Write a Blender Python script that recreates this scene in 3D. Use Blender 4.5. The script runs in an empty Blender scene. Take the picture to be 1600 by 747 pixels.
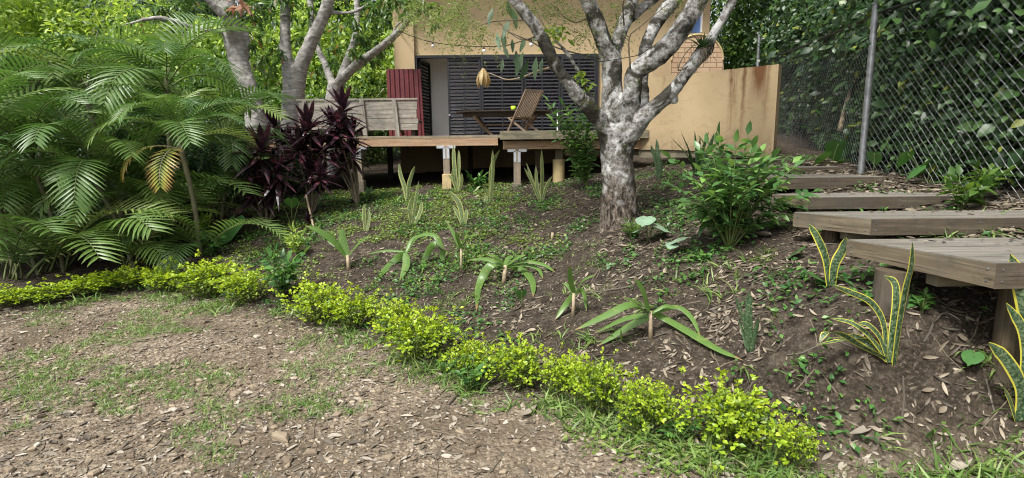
import bpy, math, random
import numpy as np
from mathutils import Vector, Matrix, noise as mnoise

sc = bpy.context.scene
COL = sc.collection
R = math.radians
rng = np.random.default_rng(7)
random.seed(7)

# ------------------------------------------------------------------ camera
CAM_H, F_PX, PITCH, ROLL = 1.6, 850.0, math.atan(135.5 / 850.0), R(0.55)
cam_data = bpy.data.cameras.new("camera")
cam = bpy.data.objects.new("camera", cam_data)
COL.objects.link(cam)
cam_data.sensor_width = 36.0
cam_data.lens = F_PX / 1600.0 * 36.0
cam_data.clip_start = 0.05
cam_data.clip_end = 600.0
cam.location = (0, 0, CAM_H)
cam_rot = Matrix.Rotation(math.pi / 2 - PITCH, 4, 'X') @ Matrix.Rotation(-ROLL, 4, 'Z')
cam.matrix_world = Matrix.Translation((0, 0, CAM_H)) @ cam_rot
sc.camera = cam

# ------------------------------------------------------------------ world, sun, exposure
SUN_EL, SUN_AZ = R(58), R(215)      # azimuth of the sun seen from above, clockwise from +Y
world = bpy.data.worlds.new("World")
sc.world = world
world.use_nodes = True
wn = world.node_tree
wn.nodes.clear()
w_out = wn.nodes.new("ShaderNodeOutputWorld")
w_bg = wn.nodes.new("ShaderNodeBackground")
w_sky = wn.nodes.new("ShaderNodeTexSky")
w_sky.sky_type = 'NISHITA'
w_sky.sun_disc = False
w_sky.sun_elevation = SUN_EL
w_sky.sun_rotation = SUN_AZ
w_sky.dust_density = 4.0
w_sky.air_density = 1.0
w_hs = wn.nodes.new("ShaderNodeHueSaturation")
w_hs.inputs['Saturation'].default_value = 0.35
w_hs.inputs['Value'].default_value = 1.25
w_bg.inputs['Strength'].default_value = 0.11
wn.links.new(w_sky.outputs[0], w_hs.inputs['Color'])
wn.links.new(w_hs.outputs[0], w_bg.inputs['Color'])
wn.links.new(w_bg.outputs[0], w_out.inputs['Surface'])

sun_data = bpy.data.lights.new("sun", 'SUN')
sun_data.energy = 3.4
sun_data.angle = R(11)
sun_data.color = (1.0, 0.98, 0.92)
sun = bpy.data.objects.new("sun", sun_data)
COL.objects.link(sun)
sd = Vector((math.sin(SUN_AZ) * math.cos(SUN_EL), math.cos(SUN_AZ) * math.cos(SUN_EL), math.sin(SUN_EL)))
sun.rotation_euler = sd.to_track_quat('Z', 'Y').to_euler()

sc.view_settings.view_transform = 'Standard'
sc.view_settings.look = 'None'
sc.view_settings.exposure = 0.75
sc.view_settings.gamma = 1.0
sc.view_settings.use_curve_mapping = False
sc.render.engine = 'CYCLES'
sc.cycles.filter_width = 1.15
sc.cycles.max_bounces = 8
sc.cycles.transparent_max_bounces = 8
sc.cycles.use_denoising = True

# ------------------------------------------------------------------ photo pixel -> world
_M = cam_rot.to_3x3()
def ray(px, py):
    return _M @ Vector(((px - 800) / F_PX, (373.5 - py) / F_PX, -1.0))
def P(px, py, Y):
    d = ray(px, py)
    return Vector((0, 0, CAM_H)) + d * (Y / d.y)
def PZ(px, py, z):
    d = ray(px, py)
    return Vector((0, 0, CAM_H)) + d * ((z - CAM_H) / d.z)

# ------------------------------------------------------------------ tagging
def tag(o, label=None, cat=None, group=None, kind=None):
    if label: o['label'] = label
    if cat: o['category'] = cat
    if group: o['group'] = group
    if kind: o['kind'] = kind
    return o
def empty(name, loc=(0, 0, 0), rz=0.0, label=None, cat=None, group=None):
    o = bpy.data.objects.new(name, None)
    COL.objects.link(o)
    o.empty_display_size = 0.1
    o.location = loc
    o.rotation_euler = (0, 0, rz)
    return tag(o, label, cat, group)
def link(name, me, mat=None, parent=None, loc=None, rot=None, scale=None):
    if mat is not None and len(me.materials) == 0:
        me.materials.append(mat)
    o = bpy.data.objects.new(name, me)
    COL.objects.link(o)
    if parent is not None: o.parent = parent
    if loc is not None: o.location = loc
    if rot is not None: o.rotation_euler = rot
    if scale is not None: o.scale = (scale,) * 3 if isinstance(scale, (int, float)) else scale
    return o
def kids(o):
    return [c for c in COL.objects if c.parent == o]
def copy_tree(o, parent=None, tree=None):
    if tree is None:
        tree = {}
        for c in COL.objects:
            if c.parent is not None: tree.setdefault(c.parent.name, []).append(c)
    c = o.copy()
    COL.objects.link(c)
    if parent is not None: c.parent = parent
    for ch in tree.get(o.name, []):
        copy_tree(ch, c, tree)
    return c

# ------------------------------------------------------------------ mesh builder
class MB:
    def __init__(s):
        s.v, s.f, s.uv = [], [], []
        s.inv = None
    def local(s, origin):
        s.inv = Vector(origin)
        return s
    def quad_box(s, c, ax, ay, az, hx, hy, hz, u0=0.0):
        c, ax, ay, az = Vector(c), Vector(ax), Vector(ay), Vector(az)
        b = len(s.v)
        for i in (-1, 1):
            for j in (-1, 1):
                for k in (-1, 1):
                    s.v.append(c + ax * (i * hx) + ay * (j * hy) + az * (k * hz))
        def q(a, b_, c_, d, su, sv, off):
            s.f.append((b + a, b + b_, b + c_, b + d))
            s.uv.append([(u0, off), (u0 + su, off), (u0 + su, off + sv), (u0, off + sv)])
        X, Y, Z = 2 * hx, 2 * hy, 2 * hz
        r = random.random() * 7
        q(1, 5, 7, 3, X, Y, r)               # +z
        q(2, 6, 4, 0, X, Y, r + 1.1)         # -z
        q(0, 4, 5, 1, X, Z, r + 2.3)         # -y
        q(6, 2, 3, 7, X, Z, r + 3.7)         # +y
        q(4, 6, 7, 5, Y, Z, r + 4.1)         # +x
        q(2, 0, 1, 3, Y, Z, r + 5.9)         # -x
    def box(s, c, size, rz=0.0, u0=None):
        ca, sa = math.cos(rz), math.sin(rz)
        ax, ay = Vector((ca, sa, 0)), Vector((-sa, ca, 0))
        sx, sy, sz = size
        u0 = random.random() * 9 if u0 is None else u0
        if sy > sx and sy >= sz:
            s.quad_box(c, ay, -ax, (0, 0, 1), sy / 2, sx / 2, sz / 2, u0)
        elif sz > sx and sz > sy:
            s.quad_box(c, (0, 0, 1), ax, ay, sz / 2, sx / 2, sy / 2, u0)
        else:
            s.quad_box(c, ax, ay, (0, 0, 1), sx / 2, sy / 2, sz / 2, u0)
    def beam(s, p0, p1, w, h, up=(0, 0, 1)):
        p0, p1, up = Vector(p0), Vector(p1), Vector(up)
        a = (p1 - p0)
        L = a.length
        a.normalize()
        side = up.cross(a)
        if side.length < 1e-4: side = Vector((1, 0, 0)).cross(a)
        side.normalize()
        u = a.cross(side).normalized()
        s.quad_box((p0 + p1) / 2, a, side, u, L / 2, w / 2, h / 2, random.random() * 9)
    def prism(s, poly, z0, z1):
        """vertical prism over an xy outline (counter-clockwise)"""
        b, n = len(s.v), len(poly)
        for z in (z0, z1):
            for p in poly: s.v.append(Vector((p[0], p[1], z)))
        s.f.append(tuple(b + n + i for i in range(n)))
        s.uv.append([(p[0], p[1]) for p in poly])
        s.f.append(tuple(b + n - 1 - i for i in range(n)))
        s.uv.append([(p[0], p[1]) for p in reversed(poly)])
        for i in range(n):
            j = (i + 1) % n
            L = (Vector(poly[j]) - Vector(poly[i])).length
            s.f.append((b + i, b + j, b + n + j, b + n + i))
            s.uv.append([(0, z0), (L, z0), (L, z1), (0, z1)])
    def tube(s, pts, rad, n=10, cap=True):
        pts = [Vector(p) for p in pts]
        if isinstance(rad, (int, float)): rad = [rad] * len(pts)
        b = len(s.v)
        t = (pts[1] - pts[0]).normalized()
        x = t.orthogonal().normalized()
        L = 0
        Ls = []
        for i, p in enumerate(pts):
            if i > 0: L += (p - pts[i - 1]).length
            Ls.append(L)
            tt = (pts[min(i + 1, len(pts) - 1)] - pts[max(i - 1, 0)]).normalized()
            x = (x - tt * x.dot(tt)).normalized()
            y = tt.cross(x)
            for k in range(n):
                a = 2 * math.pi * k / n
                s.v.append(p + (x * math.cos(a) + y * math.sin(a)) * rad[i])
        for i in range(len(pts) - 1):
            for k in range(n):
                k2 = (k + 1) % n
                s.f.append((b + i * n + k, b + i * n + k2, b + (i + 1) * n + k2, b + (i + 1) * n + k))
                c0, c1 = k / n, (k + 1) / n
                s.uv.append([(Ls[i], c0), (Ls[i], c1), (Ls[i + 1], c1), (Ls[i + 1], c0)])
        if cap:
            s.f.append(tuple(b + n - 1 - k for k in range(n)))
            s.uv.append([(0, 0)] * n)
            e = b + (len(pts) - 1) * n
            s.f.append(tuple(e + k for k in range(n)))
            s.uv.append([(0, 0)] * n)
    def ribbon(s, pts, wid, side, fold=0.25, v0=0.0):
        """folded strap leaf: three verts across; uv = (across, along)"""
        b = len(s.v)
        n = len(pts)
        for i, p in enumerate(pts):
            p = Vector(p)
            tt = (Vector(pts[min(i + 1, n - 1)]) - Vector(pts[max(i - 1, 0)])).normalized()
            sd_ = Vector(side[i] if isinstance(side, list) else side)
            sd_ = (sd_ - tt * sd_.dot(tt)).normalized()
            nn = tt.cross(sd_)
            w = wid[i]
            s.v += [p - sd_ * w - nn * (w * fold * -1), p, p + sd_ * w - nn * (w * fold * -1)]
        for i in range(n - 1):
            a = b + 3 * i
            t0, t1 = i / (n - 1) + v0, (i + 1) / (n - 1) + v0
            s.f.append((a, a + 1, a + 4, a + 3))
            s.uv.append([(0, t0), (.5, t0), (.5, t1), (0, t1)])
            s.f.append((a + 1, a + 2, a + 5, a + 4))
            s.uv.append([(.5, t0), (1, t0), (1, t1), (.5, t1)])
    def mesh(s, name, smooth=False):
        me = bpy.data.meshes.new(name)
        o = s.inv or Vector((0, 0, 0))
        me.from_pydata([tuple(Vector(v) - o) for v in s.v], [], s.f)
        uvl = me.uv_layers.new(name="UVMap")
        flat = [c for f in s.uv for uv in f for c in uv]
        uvl.data.foreach_set("uv", flat)
        if smooth: me.polygons.foreach_set("use_smooth", [True] * len(me.polygons))
        me.update()
        return me
    def build(s, name, mat, parent=None, smooth=False, bevel=0.0):
        o = link(name, s.mesh(name, smooth), mat, parent)
        if s.inv is not None and parent is None: o.location = s.inv
        if bevel:
            m = o.modifiers.new("bevel", 'BEVEL')
            m.width = bevel
            m.segments = 2
            m.limit_method = 'ANGLE'
        return o

def np_mesh(name, V, F, tone=None, smooth=False):
    """V (n,3), F (m,k) all faces with k corners"""
    me = bpy.data.meshes.new(name)
    V = np.ascontiguousarray(V, dtype=np.float32)
    F = np.ascontiguousarray(F, dtype=np.int32)
    m, k = F.shape
    me.vertices.add(len(V))
    me.vertices.foreach_set("co", V.ravel())
    me.loops.add(m * k)
    me.loops.foreach_set("vertex_index", F.ravel())
    me.polygons.add(m)
    me.polygons.foreach_set("loop_start", np.arange(0, m * k, k, dtype=np.int32))
    me.polygons.foreach_set("loop_total", np.full(m, k, dtype=np.int32))
    if tone is not None:
        a = me.attributes.new("tone", 'FLOAT', 'POINT')
        a.data.foreach_set("value", np.ascontiguousarray(tone, dtype=np.float32))
    me.update(calc_edges=True)
    if smooth: me.polygons.foreach_set("use_smooth", [True] * m)
    return me

def unit(a):
    return a / np.maximum(np.linalg.norm(a, axis=-1, keepdims=True), 1e-9)

# leaf templates: x across, y along (0..1), z normal
def leaf_t(w=0.22, cup=0.06, droop=0.12, belly=0.42):
    V = np.array([(0, 0, 0), (-w, belly, cup), (w, belly, cup), (0, belly, 0), (-w * .55, .78, cup * .4 - droop * .4), (w * .55, .78, cup * .4 - droop * .4), (0, .78, -droop * .45), (0, 1, -droop)], float)
    F = np.array([(0, 3, 1), (0, 2, 3), (1, 3, 6), (1, 6, 4), (3, 2, 5), (3, 5, 6), (4, 6, 7), (6, 5, 7)])
    return V, F
def leaf_s(w=0.25, cup=0.08, droop=0.1):
    V = np.array([(0, 0, 0), (-w, .5, cup), (w, .5, cup), (0, 1, -droop)], float)
    F = np.array([(0, 3, 1), (0, 2, 3)])
    return V, F

def scatter(name, tmpl, pos, axis, nrm, scale, tone=None, wide=None):
    TV, TF = tmpl
    N = len(pos)
    pos = np.asarray(pos, float)
    a = unit(np.asarray(axis, float))
    n = np.asarray(nrm, float)
    n = n - a * np.sum(n * a, 1, keepdims=True)
    n = unit(n)
    x = np.cross(a, n)
    sc_ = np.asarray(scale, float).reshape(-1, 1, 1)
    wd = 1.0 if wide is None else np.asarray(wide).reshape(-1, 1, 1)
    V = pos[:, None, :] + sc_ * (TV[None, :, 0:1] * wd * x[:, None, :] + TV[None, :, 1:2] * a[:, None, :] + TV[None, :, 2:3] * n[:, None, :])
    k = len(TV)
    F = (TF[None] + (np.arange(N) * k)[:, None, None]).reshape(-1, TF.shape[1])
    if tone is None: tone = rng.random(N)
    return np_mesh(name, V.reshape(-1, 3), F, np.repeat(tone, k))

def rdir(n):
    return unit(rng.normal(size=(n, 3)))

# smooth 2-D value noise for masks
_nt = np.random.default_rng(3).random((64, 64))
def vnoise(x, y, s=1.0):
    x = np.asarray(x, float) * s
    y = np.asarray(y, float) * s
    xi, yi = np.floor(x).astype(int), np.floor(y).astype(int)
    fx, fy = x - xi, y - yi
    fx, fy = fx * fx * (3 - 2 * fx), fy * fy * (3 - 2 * fy)
    g = lambda i, j: _nt[i % 64, j % 64]
    return (g(xi, yi) * (1 - fx) + g(xi + 1, yi) * fx) * (1 - fy) + (g(xi, yi + 1) * (1 - fx) + g(xi + 1, yi + 1) * fx) * fy

def catmull(pts, rad=None, sub=6):
    pts = [Vector(p) for p in pts]
    q = [pts[0] * 2 - pts[1]] + pts + [pts[-1] * 2 - pts[-2]]
    out, ro = [], []
    for i in range(1, len(q) - 2):
        for k in range(sub):
            t = k / sub
            a, b, c, d = q[i - 1], q[i], q[i + 1], q[i + 2]
            out.append(0.5 * ((2 * b) + (c - a) * t + (2 * a - 5 * b + 4 * c - d) * t * t + (3 * b - a - 3 * c + d) * t ** 3))
            if rad: ro.append(rad[i - 1] * (1 - t) + rad[i] * t)
    out.append(pts[-1])
    if rad: ro.append(rad[-1])
    return (out, ro) if rad else out

# ------------------------------------------------------------------ materials
class NT:
    def __init__(s, name):
        s.m = bpy.data.materials.new(name)
        s.m.use_nodes = True
        s.t = s.m.node_tree
        s.t.nodes.clear()
        s.out = s.t.nodes.new("ShaderNodeOutputMaterial")
    def n(s, kind, **kw):
        nd = s.t.nodes.new("ShaderNode" + kind)
        for k, v in kw.items():
            if k in nd.inputs: nd.inputs[k].default_value = v
            else: setattr(nd, k, v)
        return nd
    def l(s, a, b): s.t.links.new(a, b)
    def coords(s, kind='Object', scale=(1, 1, 1)):
        tc = s.n("TexCoord")
        mp = s.n("Mapping")
        mp.inputs['Scale'].default_value = scale
        s.l(tc.outputs[kind], mp.inputs['Vector'])
        return mp.outputs[0]
    def geo(s, scale=(1, 1, 1)):
        g = s.n("NewGeometry")
        mp = s.n("Mapping")
        mp.inputs['Scale'].default_value = scale
        s.l(g.outputs['Position'], mp.inputs['Vector'])
        return mp.outputs[0]
    def noise(s, vec, scale, detail=4.0, rough=0.6, dist=0.0):
        nd = s.n("TexNoise", Scale=scale, Detail=detail, Roughness=rough, Distortion=dist)
        s.l(vec, nd.inputs['Vector'])
        return nd.outputs['Fac']
    def ramp(s, fac, stops, interp='LINEAR'):
        r = s.n("ValToRGB")
        r.color_ramp.interpolation = interp
        e = r.color_ramp.elements
        while len(e) < len(stops): e.new(0.5)
        for el, (p, c) in zip(e, stops):
            el.position = p
            el.color = (c[0], c[1], c[2], 1) if not isinstance(c, (int, float)) else (c, c, c, 1)
        s.l(fac, r.inputs[0])
        return r.outputs[0]
    def mix(s, fac, a, b, blend='MIX'):
        m = s.n("Mix", data_type='RGBA', blend_type=blend)
        for src, idx in ((fac, 0), (a, 6), (b, 7)):
            if isinstance(src, (int, float)): m.inputs[idx].default_value = src
            elif isinstance(src, tuple): m.inputs[idx].default_value = (*src, 1)
            else: s.l(src, m.inputs[idx])
        return m.outputs[2]
    def math(s, op, a, b=0.0, clamp=False):
        m = s.n("Math", operation=op, use_clamp=clamp)
        for src, idx in ((a, 0), (b, 1)):
            if isinstance(src, (int, float)): m.inputs[idx].default_value = src
            else: s.l(src, m.inputs[idx])
        return m.outputs[0]
    def bump(s, h, strength=0.4, dist=0.01):
        b = s.n("Bump", Strength=strength, Distance=dist)
        s.l(h, b.inputs['Height'])
        return b.outputs[0]
    def principled(s, col, rough=0.7, normal=None, metal=0.0, spec=0.5):
        b = s.n("BsdfPrincipled")
        b.inputs['Roughness'].default_value = rough if isinstance(rough, (int, float)) else 0.5
        if not isinstance(rough, (int, float)): s.l(rough, b.inputs['Roughness'])
        b.inputs['Metallic'].default_value = metal
        b.inputs['Specular IOR Level'].default_value = spec
        if isinstance(col, tuple): b.inputs['Base Color'].default_value = (*col, 1)
        else: s.l(col, b.inputs['Base Color'])
        if normal is not None: s.l(normal, b.inputs['Normal'])
        return b
    def done(s, shader):
        s.l(shader.outputs[0], s.out.inputs['Surface'])
        return s.m

def leaf_mat(name, dark, mid, light, trans=0.35, rough=0.45, old=None, spec=0.5):
    t = NT(name)
    at = t.n("Attribute", attribute_name="tone")
    stops = [(0.0, dark), (0.5, mid), (0.92, light)]
    if old: stops += [(0.96, light), (0.975, old)]
    c = t.ramp(at.outputs['Fac'], stops)
    v = t.geo()
    nz = t.noise(v, 9.0, 2)
    c = t.mix(t.math('MULTIPLY', nz, 0.45), c, tuple(x * 0.62 for x in mid))
    b = t.principled(c, rough, spec=spec)
    tr = t.n("BsdfTranslucent")
    br = t.n("HueSaturation", Saturation=1.1, Value=1.35)
    br.inputs['Hue'].default_value = 0.485
    t.l(c, br.inputs['Color'])
    t.l(br.outputs[0], tr.inputs['Color'])
    mx = t.n("MixShader", Fac=trans)
    t.l(b.outputs[0], mx.inputs[1])
    t.l(tr.outputs[0], mx.inputs[2])
    return t.done(mx)

def strap_mat(name, kind):
    """uv x across 0..1, y along; 'snake' = dark banded with margins, 'lily' = plain striated, 'palm', 'cordyline'"""
    t = NT(name)
    uv = t.n("UVMap")
    sep = t.n("SeparateXYZ")
    t.l(uv.outputs[0], sep.inputs[0])
    ac = t.math('ABSOLUTE', t.math('SUBTRACT', sep.outputs[0], 0.5))
    v = t.coords('Object')
    nz = t.noise(v, 30.0, 3, 0.6)
    oi = t.n("ObjectInfo")
    if kind in ('snake_yellow', 'snake_green', 'snake_pale'):
        mp = t.n("Mapping"); mp.inputs['Scale'].default_value = (2.0, 26.0, 1)
        t.l(uv.outputs[0], mp.inputs['Vector'])
        band = t.noise(mp.outputs[0], 1.4, 4, 0.7, 1.2)
        if kind == 'snake_pale':
            base = t.ramp(band, [(0.35, (0.05, 0.085, 0.035)), (0.55, (0.16, 0.21, 0.09)), (0.7, (0.26, 0.31, 0.17))])
            edge, lim = (0.42, 0.42, 0.14), 0.37
        elif kind == 'snake_yellow':
            base = t.ramp(band, [(0.35, (0.01, 0.03, 0.01)), (0.48, (0.03, 0.07, 0.028)), (0.58, (0.16, 0.21, 0.12))])
            edge, lim = (0.55, 0.5, 0.06), 0.385
        else:
            base = t.ramp(band, [(0.35, (0.015, 0.04, 0.015)), (0.5, (0.04, 0.085, 0.035)), (0.6, (0.16, 0.21, 0.12))])
            edge, lim = (0.04, 0.08, 0.03), 0.46
        m = t.math('GREATER_THAN', t.math('ADD', ac, t.math('MULTIPLY', nz, 0.05)), lim + 0.025)
        c = t.mix(m, base, edge)
        tr_f, ro = 0.12, 0.42
    elif kind == 'lily':
        mp = t.n("Mapping"); mp.inputs['Scale'].default_value = (30.0, 0.8, 1)
        t.l(uv.outputs[0], mp.inputs['Vector'])
        st = t.noise(mp.outputs[0], 1.0, 2)
        c = t.ramp(st, [(0.3, (0.075, 0.15, 0.03)), (0.6, (0.13, 0.23, 0.055)), (0.8, (0.21, 0.31, 0.09))])
        c = t.mix(t.math('GREATER_THAN', t.math('ADD', sep.outputs[1], t.math('MULTIPLY', t.noise(v, 14.0, 3), 0.16)), 1.01), c, (0.26, 0.18, 0.08))
        c = t.mix(t.math('MULTIPLY', t.ramp(t.noise(v, 18.0, 5, 0.7), [(0.56, 0.0), (0.68, 1.0)]), 0.6), c, (0.27, 0.29, 0.08))
        tr_f, ro = 0.3, 0.38
    elif kind == 'palm':
        c = t.ramp(oi.outputs['Random'], [(0.0, (0.055, 0.12, 0.028)), (0.5, (0.115, 0.205, 0.045)), (0.85, (0.2, 0.3, 0.075)), (1.0, (0.32, 0.38, 0.1))])
        c = t.mix(t.math('MULTIPLY', nz, 0.5), c, (0.035, 0.075, 0.022))
        tip = t.math('GREATER_THAN', t.math('ADD', sep.outputs[1], t.math('MULTIPLY', t.noise(v, 4.0, 2), 0.3)), 1.12)
        c = t.mix(tip, c, (0.24, 0.2, 0.07))
        tr_f, ro = 0.3, 0.42
    elif kind == 'palm_yellow':
        c = t.ramp(sep.outputs[1], [(0.0, (0.12, 0.2, 0.04)), (0.4, (0.34, 0.33, 0.06)), (0.8, (0.42, 0.27, 0.09)), (1.0, (0.3, 0.15, 0.07))])
        tr_f, ro = 0.28, 0.4
    elif kind == 'cordyline':
        c = t.ramp(t.noise(v, 7.0, 3), [(0.35, (0.014, 0.009, 0.012)), (0.52, (0.035, 0.015, 0.022)), (0.62, (0.11, 0.032, 0.045)), (0.74, (0.28, 0.11, 0.12))])
        tr_f, ro = 0.2, 0.28
    elif kind == 'flax':
        c = t.ramp(nz, [(0.3, (0.02, 0.055, 0.018)), (0.7, (0.06, 0.12, 0.035))])
        tr_f, ro = 0.15, 0.4
    else:
        c = t.ramp(nz, [(0.3, (0.04, 0.1, 0.02)), (0.7, (0.12, 0.22, 0.05))])
        tr_f, ro = 0.3, 0.45
    b = t.principled(c, ro)
    tr = t.n("BsdfTranslucent")
    br = t.n("HueSaturation", Saturation=1.1, Value=1.5)
    t.l(c, br.inputs['Color'])
    t.l(br.outputs[0], tr.inputs['Color'])
    mx = t.n("MixShader", Fac=tr_f)
    t.l(b.outputs[0], mx.inputs[1])
    t.l(tr.outputs[0], mx.inputs[2])
    return t.done(mx)

def wood_mat(name, c0, c1, c2, stain=(0.1, 0.09, 0.08), sc_u=1.6, sc_v=28.0, rough=0.8):
    t = NT(name)
    uv = t.coords('UV', (sc_u, sc_v, 1))
    uv2 = t.coords('UV', (1.2, 1.2, 1))
    g = t.noise(uv, 1.0, 6, 0.65, 0.6)
    fine = t.noise(t.coords('UV', (6, 160, 1)), 1.0, 4, 0.7)
    c = t.ramp(g, [(0.28, c0), (0.5, c1), (0.72, c2)])
    c = t.mix(t.math('MULTIPLY', fine, 0.35), c, tuple(x * 0.55 for x in c1))
    crack = t.noise(t.coords('UV', (0.9, 55, 1)), 1.0, 5, 0.6, 0.8)
    c = t.mix(t.ramp(crack, [(0.34, 0.85), (0.385, 0.0)]), c, tuple(x * 0.3 for x in c0))
    grime = t.noise(t.geo(), 11, 6, 0.75)
    c = t.mix(t.ramp(grime, [(0.5, 0.0), (0.72, 0.55)]), c, tuple(x * 0.6 for x in stain))
    blot = t.noise(t.geo(), 2.3, 5, 0.6)
    c = t.mix(t.ramp(blot, [(0.48, 0.0), (0.68, 0.65)]), c, stain)
    kn = t.n("TexVoronoi", Scale=1.0)
    t.l(t.coords('UV', (2.6, 9, 1)), kn.inputs['Vector'])
    c = t.mix(t.ramp(kn.outputs['Distance'], [(0.03, 0.75), (0.1, 0.0)]), c, tuple(x * 0.35 for x in c0))
    h = t.math('ADD', t.math('MULTIPLY', g, 0.6), t.math('MULTIPLY', fine, 0.5))
    return t.done(t.principled(c, rough, t.bump(h, 0.5, 0.004), spec=0.25))

def plain_mat(name, col, rough=0.6, metal=0.0, var=0.25, scale=6.0, bump=0.15, spec=0.4):
    t = NT(name)
    nz = t.noise(t.geo(), scale, 5, 0.65)
    c = t.mix(t.ramp(nz, [(0.35, 0.0), (0.7, 1.0)]), col, tuple(x * (1 - var) for x in col))
    return t.done(t.principled(c, rough, t.bump(t.noise(t.geo(), scale * 9, 3), bump, 0.004), metal, spec))

M = {}
M['deck_wood'] = wood_mat('deck_wood', (0.16, 0.13, 0.09), (0.3, 0.24, 0.165), (0.42, 0.35, 0.25), (0.13, 0.12, 0.1))
M['fresh_wood'] = wood_mat('fresh_wood', (0.24, 0.13, 0.07), (0.38, 0.245, 0.15), (0.48, 0.34, 0.23), (0.3, 0.22, 0.15))
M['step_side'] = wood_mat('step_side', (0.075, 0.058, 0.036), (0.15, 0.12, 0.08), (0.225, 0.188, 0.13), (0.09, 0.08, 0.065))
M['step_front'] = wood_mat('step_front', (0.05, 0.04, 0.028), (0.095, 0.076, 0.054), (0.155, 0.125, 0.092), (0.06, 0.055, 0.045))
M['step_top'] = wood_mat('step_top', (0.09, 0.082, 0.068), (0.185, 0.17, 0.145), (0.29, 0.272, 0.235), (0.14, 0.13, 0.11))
M['grey_wood'] = wood_mat('grey_wood', (0.13, 0.115, 0.095), (0.26, 0.235, 0.2), (0.4, 0.37, 0.32), (0.1, 0.1, 0.085))
M['tan_wood'] = wood_mat('tan_wood', (0.14, 0.12, 0.08), (0.22, 0.19, 0.13), (0.32, 0.28, 0.19), (0.08, 0.08, 0.06))
M['teak'] = wood_mat('teak', (0.1, 0.07, 0.05), (0.2, 0.145, 0.1), (0.3, 0.235, 0.175), (0.12, 0.1, 0.08), sc_v=50)
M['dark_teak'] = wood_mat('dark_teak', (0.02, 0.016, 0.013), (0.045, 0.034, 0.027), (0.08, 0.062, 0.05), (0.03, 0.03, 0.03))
M['post_wood'] = wood_mat('post_wood', (0.16, 0.12, 0.085), (0.3, 0.24, 0.175), (0.42, 0.35, 0.27), (0.16, 0.13, 0.1))
M['charcoal'] = plain_mat('charcoal', (0.019, 0.02, 0.026), 0.6, 0, 0.2, 4, 0.05, 0.2)
M['charcoal_frame'] = plain_mat('charcoal_frame', (0.018, 0.019, 0.024), 0.4, 0, 0.2, 4, 0.05)
M['white_paint'] = plain_mat('white_paint', (0.84, 0.84, 0.84), 0.6, 0, 0.06, 1.5, 0.05)
M['galv'] = plain_mat('galv', (0.36, 0.37, 0.39), 0.45, 0.7, 0.5, 14, 0.2)
M['wire'] = plain_mat('wire', (0.13, 0.14, 0.14), 0.42, 0.5, 0.5, 3, 0.0)
M['bracket'] = plain_mat('bracket', (0.6, 0.62, 0.66), 0.38, 0.6, 0.25, 10, 0.1)
M['pipe'] = plain_mat('pipe', (0.5, 0.39, 0.2), 0.55, 0, 0.35, 7, 0.15)
M['concrete'] = plain_mat('concrete', (0.2, 0.17, 0.13), 0.9, 0, 0.5, 12, 0.5)
M['dark_void'] = plain_mat('dark_void', (0.02, 0.018, 0.016), 0.9, 0, 0.3, 3, 0.1)
M['black'] = plain_mat('black', (0.012, 0.012, 0.012), 0.5, 0, 0.2, 8, 0.05)
M['paper'] = leaf_mat('paper', (0.42, 0.29, 0.12), (0.55, 0.4, 0.2), (0.65, 0.5, 0.28), 0.35, 0.5)
M['blue_glass'] = plain_mat('blue_glass', (0.12, 0.2, 0.42), 0.15, 0, 0.1, 1, 0.0)

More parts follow.
